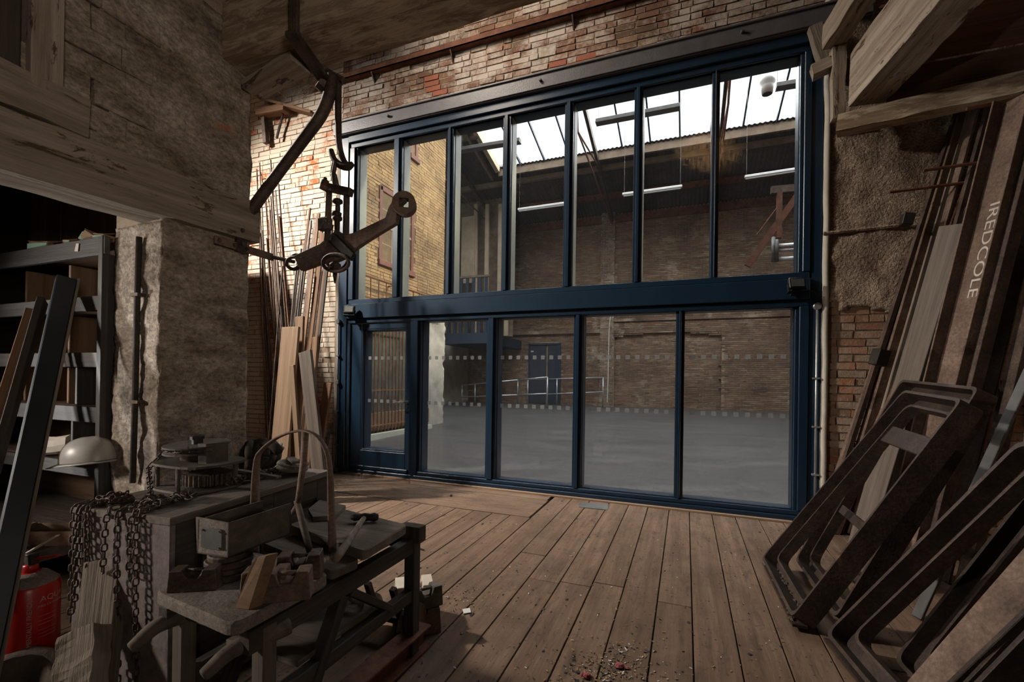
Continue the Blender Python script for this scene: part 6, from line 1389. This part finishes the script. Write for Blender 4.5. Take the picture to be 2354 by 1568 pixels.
# bolt holes along the channel web
for t in (0.30, 0.46, 0.62, 0.78):
    MB().lathe([(0.011, 0), (0.011, 0.0016)], Mch @ Matrix.Translation((LC*t, -0.085, 0.0005)), 10).build('bolt_hole', 'subfloor', chn)
# ------------------------------------------------------------------ cast iron frames lying against the stack
def casting(name, BL, BR, TR, TL, wid, dep, label, web=None, foot=True):
    BL, BR, TR, TL = map(Vector, (BL, BR, TR, TL)); e = empty(name, (BL+BR)/2, label, 'iron frame', 'cast iron frames')
    n = (BR-BL).cross(TL-BL).normalized()
    if n.x > 0: n = -n                                      # outward: away from the wall, up
    c = (BL+BR+TR+TL)/4
    quad = [BL, BR, TR, TL]
    def inset(q, d):
        out = []
        for i in range(4):
            p = q[i]; a = (q[i-1]-p).normalized(); b = (q[(i+1) % 4]-p).normalized(); s = max(0.3, (a.cross(b)).length); out.append(p+(a+b)*d/s)
        return out
    R = lambda q, r: rounded(q, r, 5)
    rim = 0.018
    o0 = R(quad, 0.05); o1 = R(inset(quad, rim), 0.05); o2 = R(inset(quad, wid-rim*0.8), 0.07); o3 = R(inset(quad, wid), 0.07)
    MB().ring_slab([p+n*dep for p in o0], [p+n*dep for p in o1], -n*dep).build('outer_flange', 'cast_iron', e)
    MB().ring_slab([p+n*0.022 for p in o1], [p+n*0.022 for p in o2], -n*0.02).build('web', 'cast_iron', e)
    MB().ring_slab([p+n*dep*0.62 for p in o2], [p+n*dep*0.62 for p in o3], -n*dep*0.62).build('inner_flange', 'cast_iron', e)
    if web:
        for f0, f1 in web:
            q = [BL+(TL-BL)*f0, BR+(TR-BR)*f0, BR+(TR-BR)*f1, BL+(TL-BL)*f1]; q = [q[0]+(q[1]-q[0])*0.08, q[1]+(q[0]-q[1])*0.08, q[2]+(q[3]-q[2])*0.08, q[3]+(q[2]-q[3])*0.08]
            MB().slab([p+n*dep*0.5 for p in q], -n*0.02).build('cross_web', 'cast_iron', e, bevel=0.004)
    if foot:
        f = (BR-BL).normalized(); MB().slab([BL+n*dep*0.2, BR+n*dep*0.2, BR+n*dep*0.2+Vector((-0.07, 0, 0)), BL+n*dep*0.2+Vector((-0.07, 0, 0))], (0, 0, 0.014)).build('foot_plate', 'cast_iron', e)
    return e
casting('cast_iron_frame', (0.62, -1.42, 0.012), (0.64, -2.30, 0.012), at(2268, 945, 'x', 1.40), at(2118, 918, 'x', 1.40), 0.085, 0.11, 'large cast iron frame nearest the screen with a cross web', web=((0.76, 0.84),))
casting('cast_iron_frame', (0.84, -1.33, 0.012), (0.86, -2.19, 0.012), at(2300, 912, 'x', 1.56), at(2106, 888, 'x', 1.56), 0.08, 0.10, 'cast iron frame tucked behind the nearest one', web=((0.30, 0.34),), foot=False)
casting('cast_iron_frame', (0.76, -2.38, 0.012), (0.86, -3.10, 0.012), (1.52, -3.02, 0.98), at(2400, 1040, 'x', 1.42), 0.09, 0.10, 'cast iron frame in the right foreground')
casting('cast_iron_frame', (0.98, -2.50, 0.012), (1.06, -3.20, 0.012), (1.66, -3.06, 0.86), at(2420, 1130, 'x', 1.55), 0.09, 0.08, 'cast iron frame behind the foreground one at the right edge', foot=False)
a = at(2060, 1640, 'z', 0.0); b = at(2420, 1285, 'x', 1.22)
ib = empty('iron_girder', a, 'broad brown iron girder slanting across the bottom right corner', 'girder')
plank('top_face', a+Vector((0.05, -0.02, 0.03)), b, 0.18, 0.02, 'rust_brown', ib, up=(-0.5, -0.25, 0.8)); plank('side_face', a+Vector((0.06, -0.10, -0.0+0.03)), b+Vector((0.02, -0.09, -0.05)), 0.02, 0.13, 'cast_iron', ib, up=(-0.5, -0.25, 0.8))
# rubble in the foot of the frame
mb = MB(); rr = random.Random(6)
for i in range(160):
    p = Vector((0.60+rr.uniform(-.045, .03), rr.uniform(-2.28, -1.46), 0.02+rr.uniform(0, .02))); s = rr.uniform(0.006, 0.02); k0 = len(mb.v)
    mb.lathe([(s*0.5, 0), (s, s*0.4), (s*0.4, s)], Matrix.Translation(p), 5)
mb.jitter(0.004, 60); tag(mb.build('rubble', 'earth_rubble'), 'dirt and rubble caught in the foot of the iron frame', 'rubble', kind='stuff')
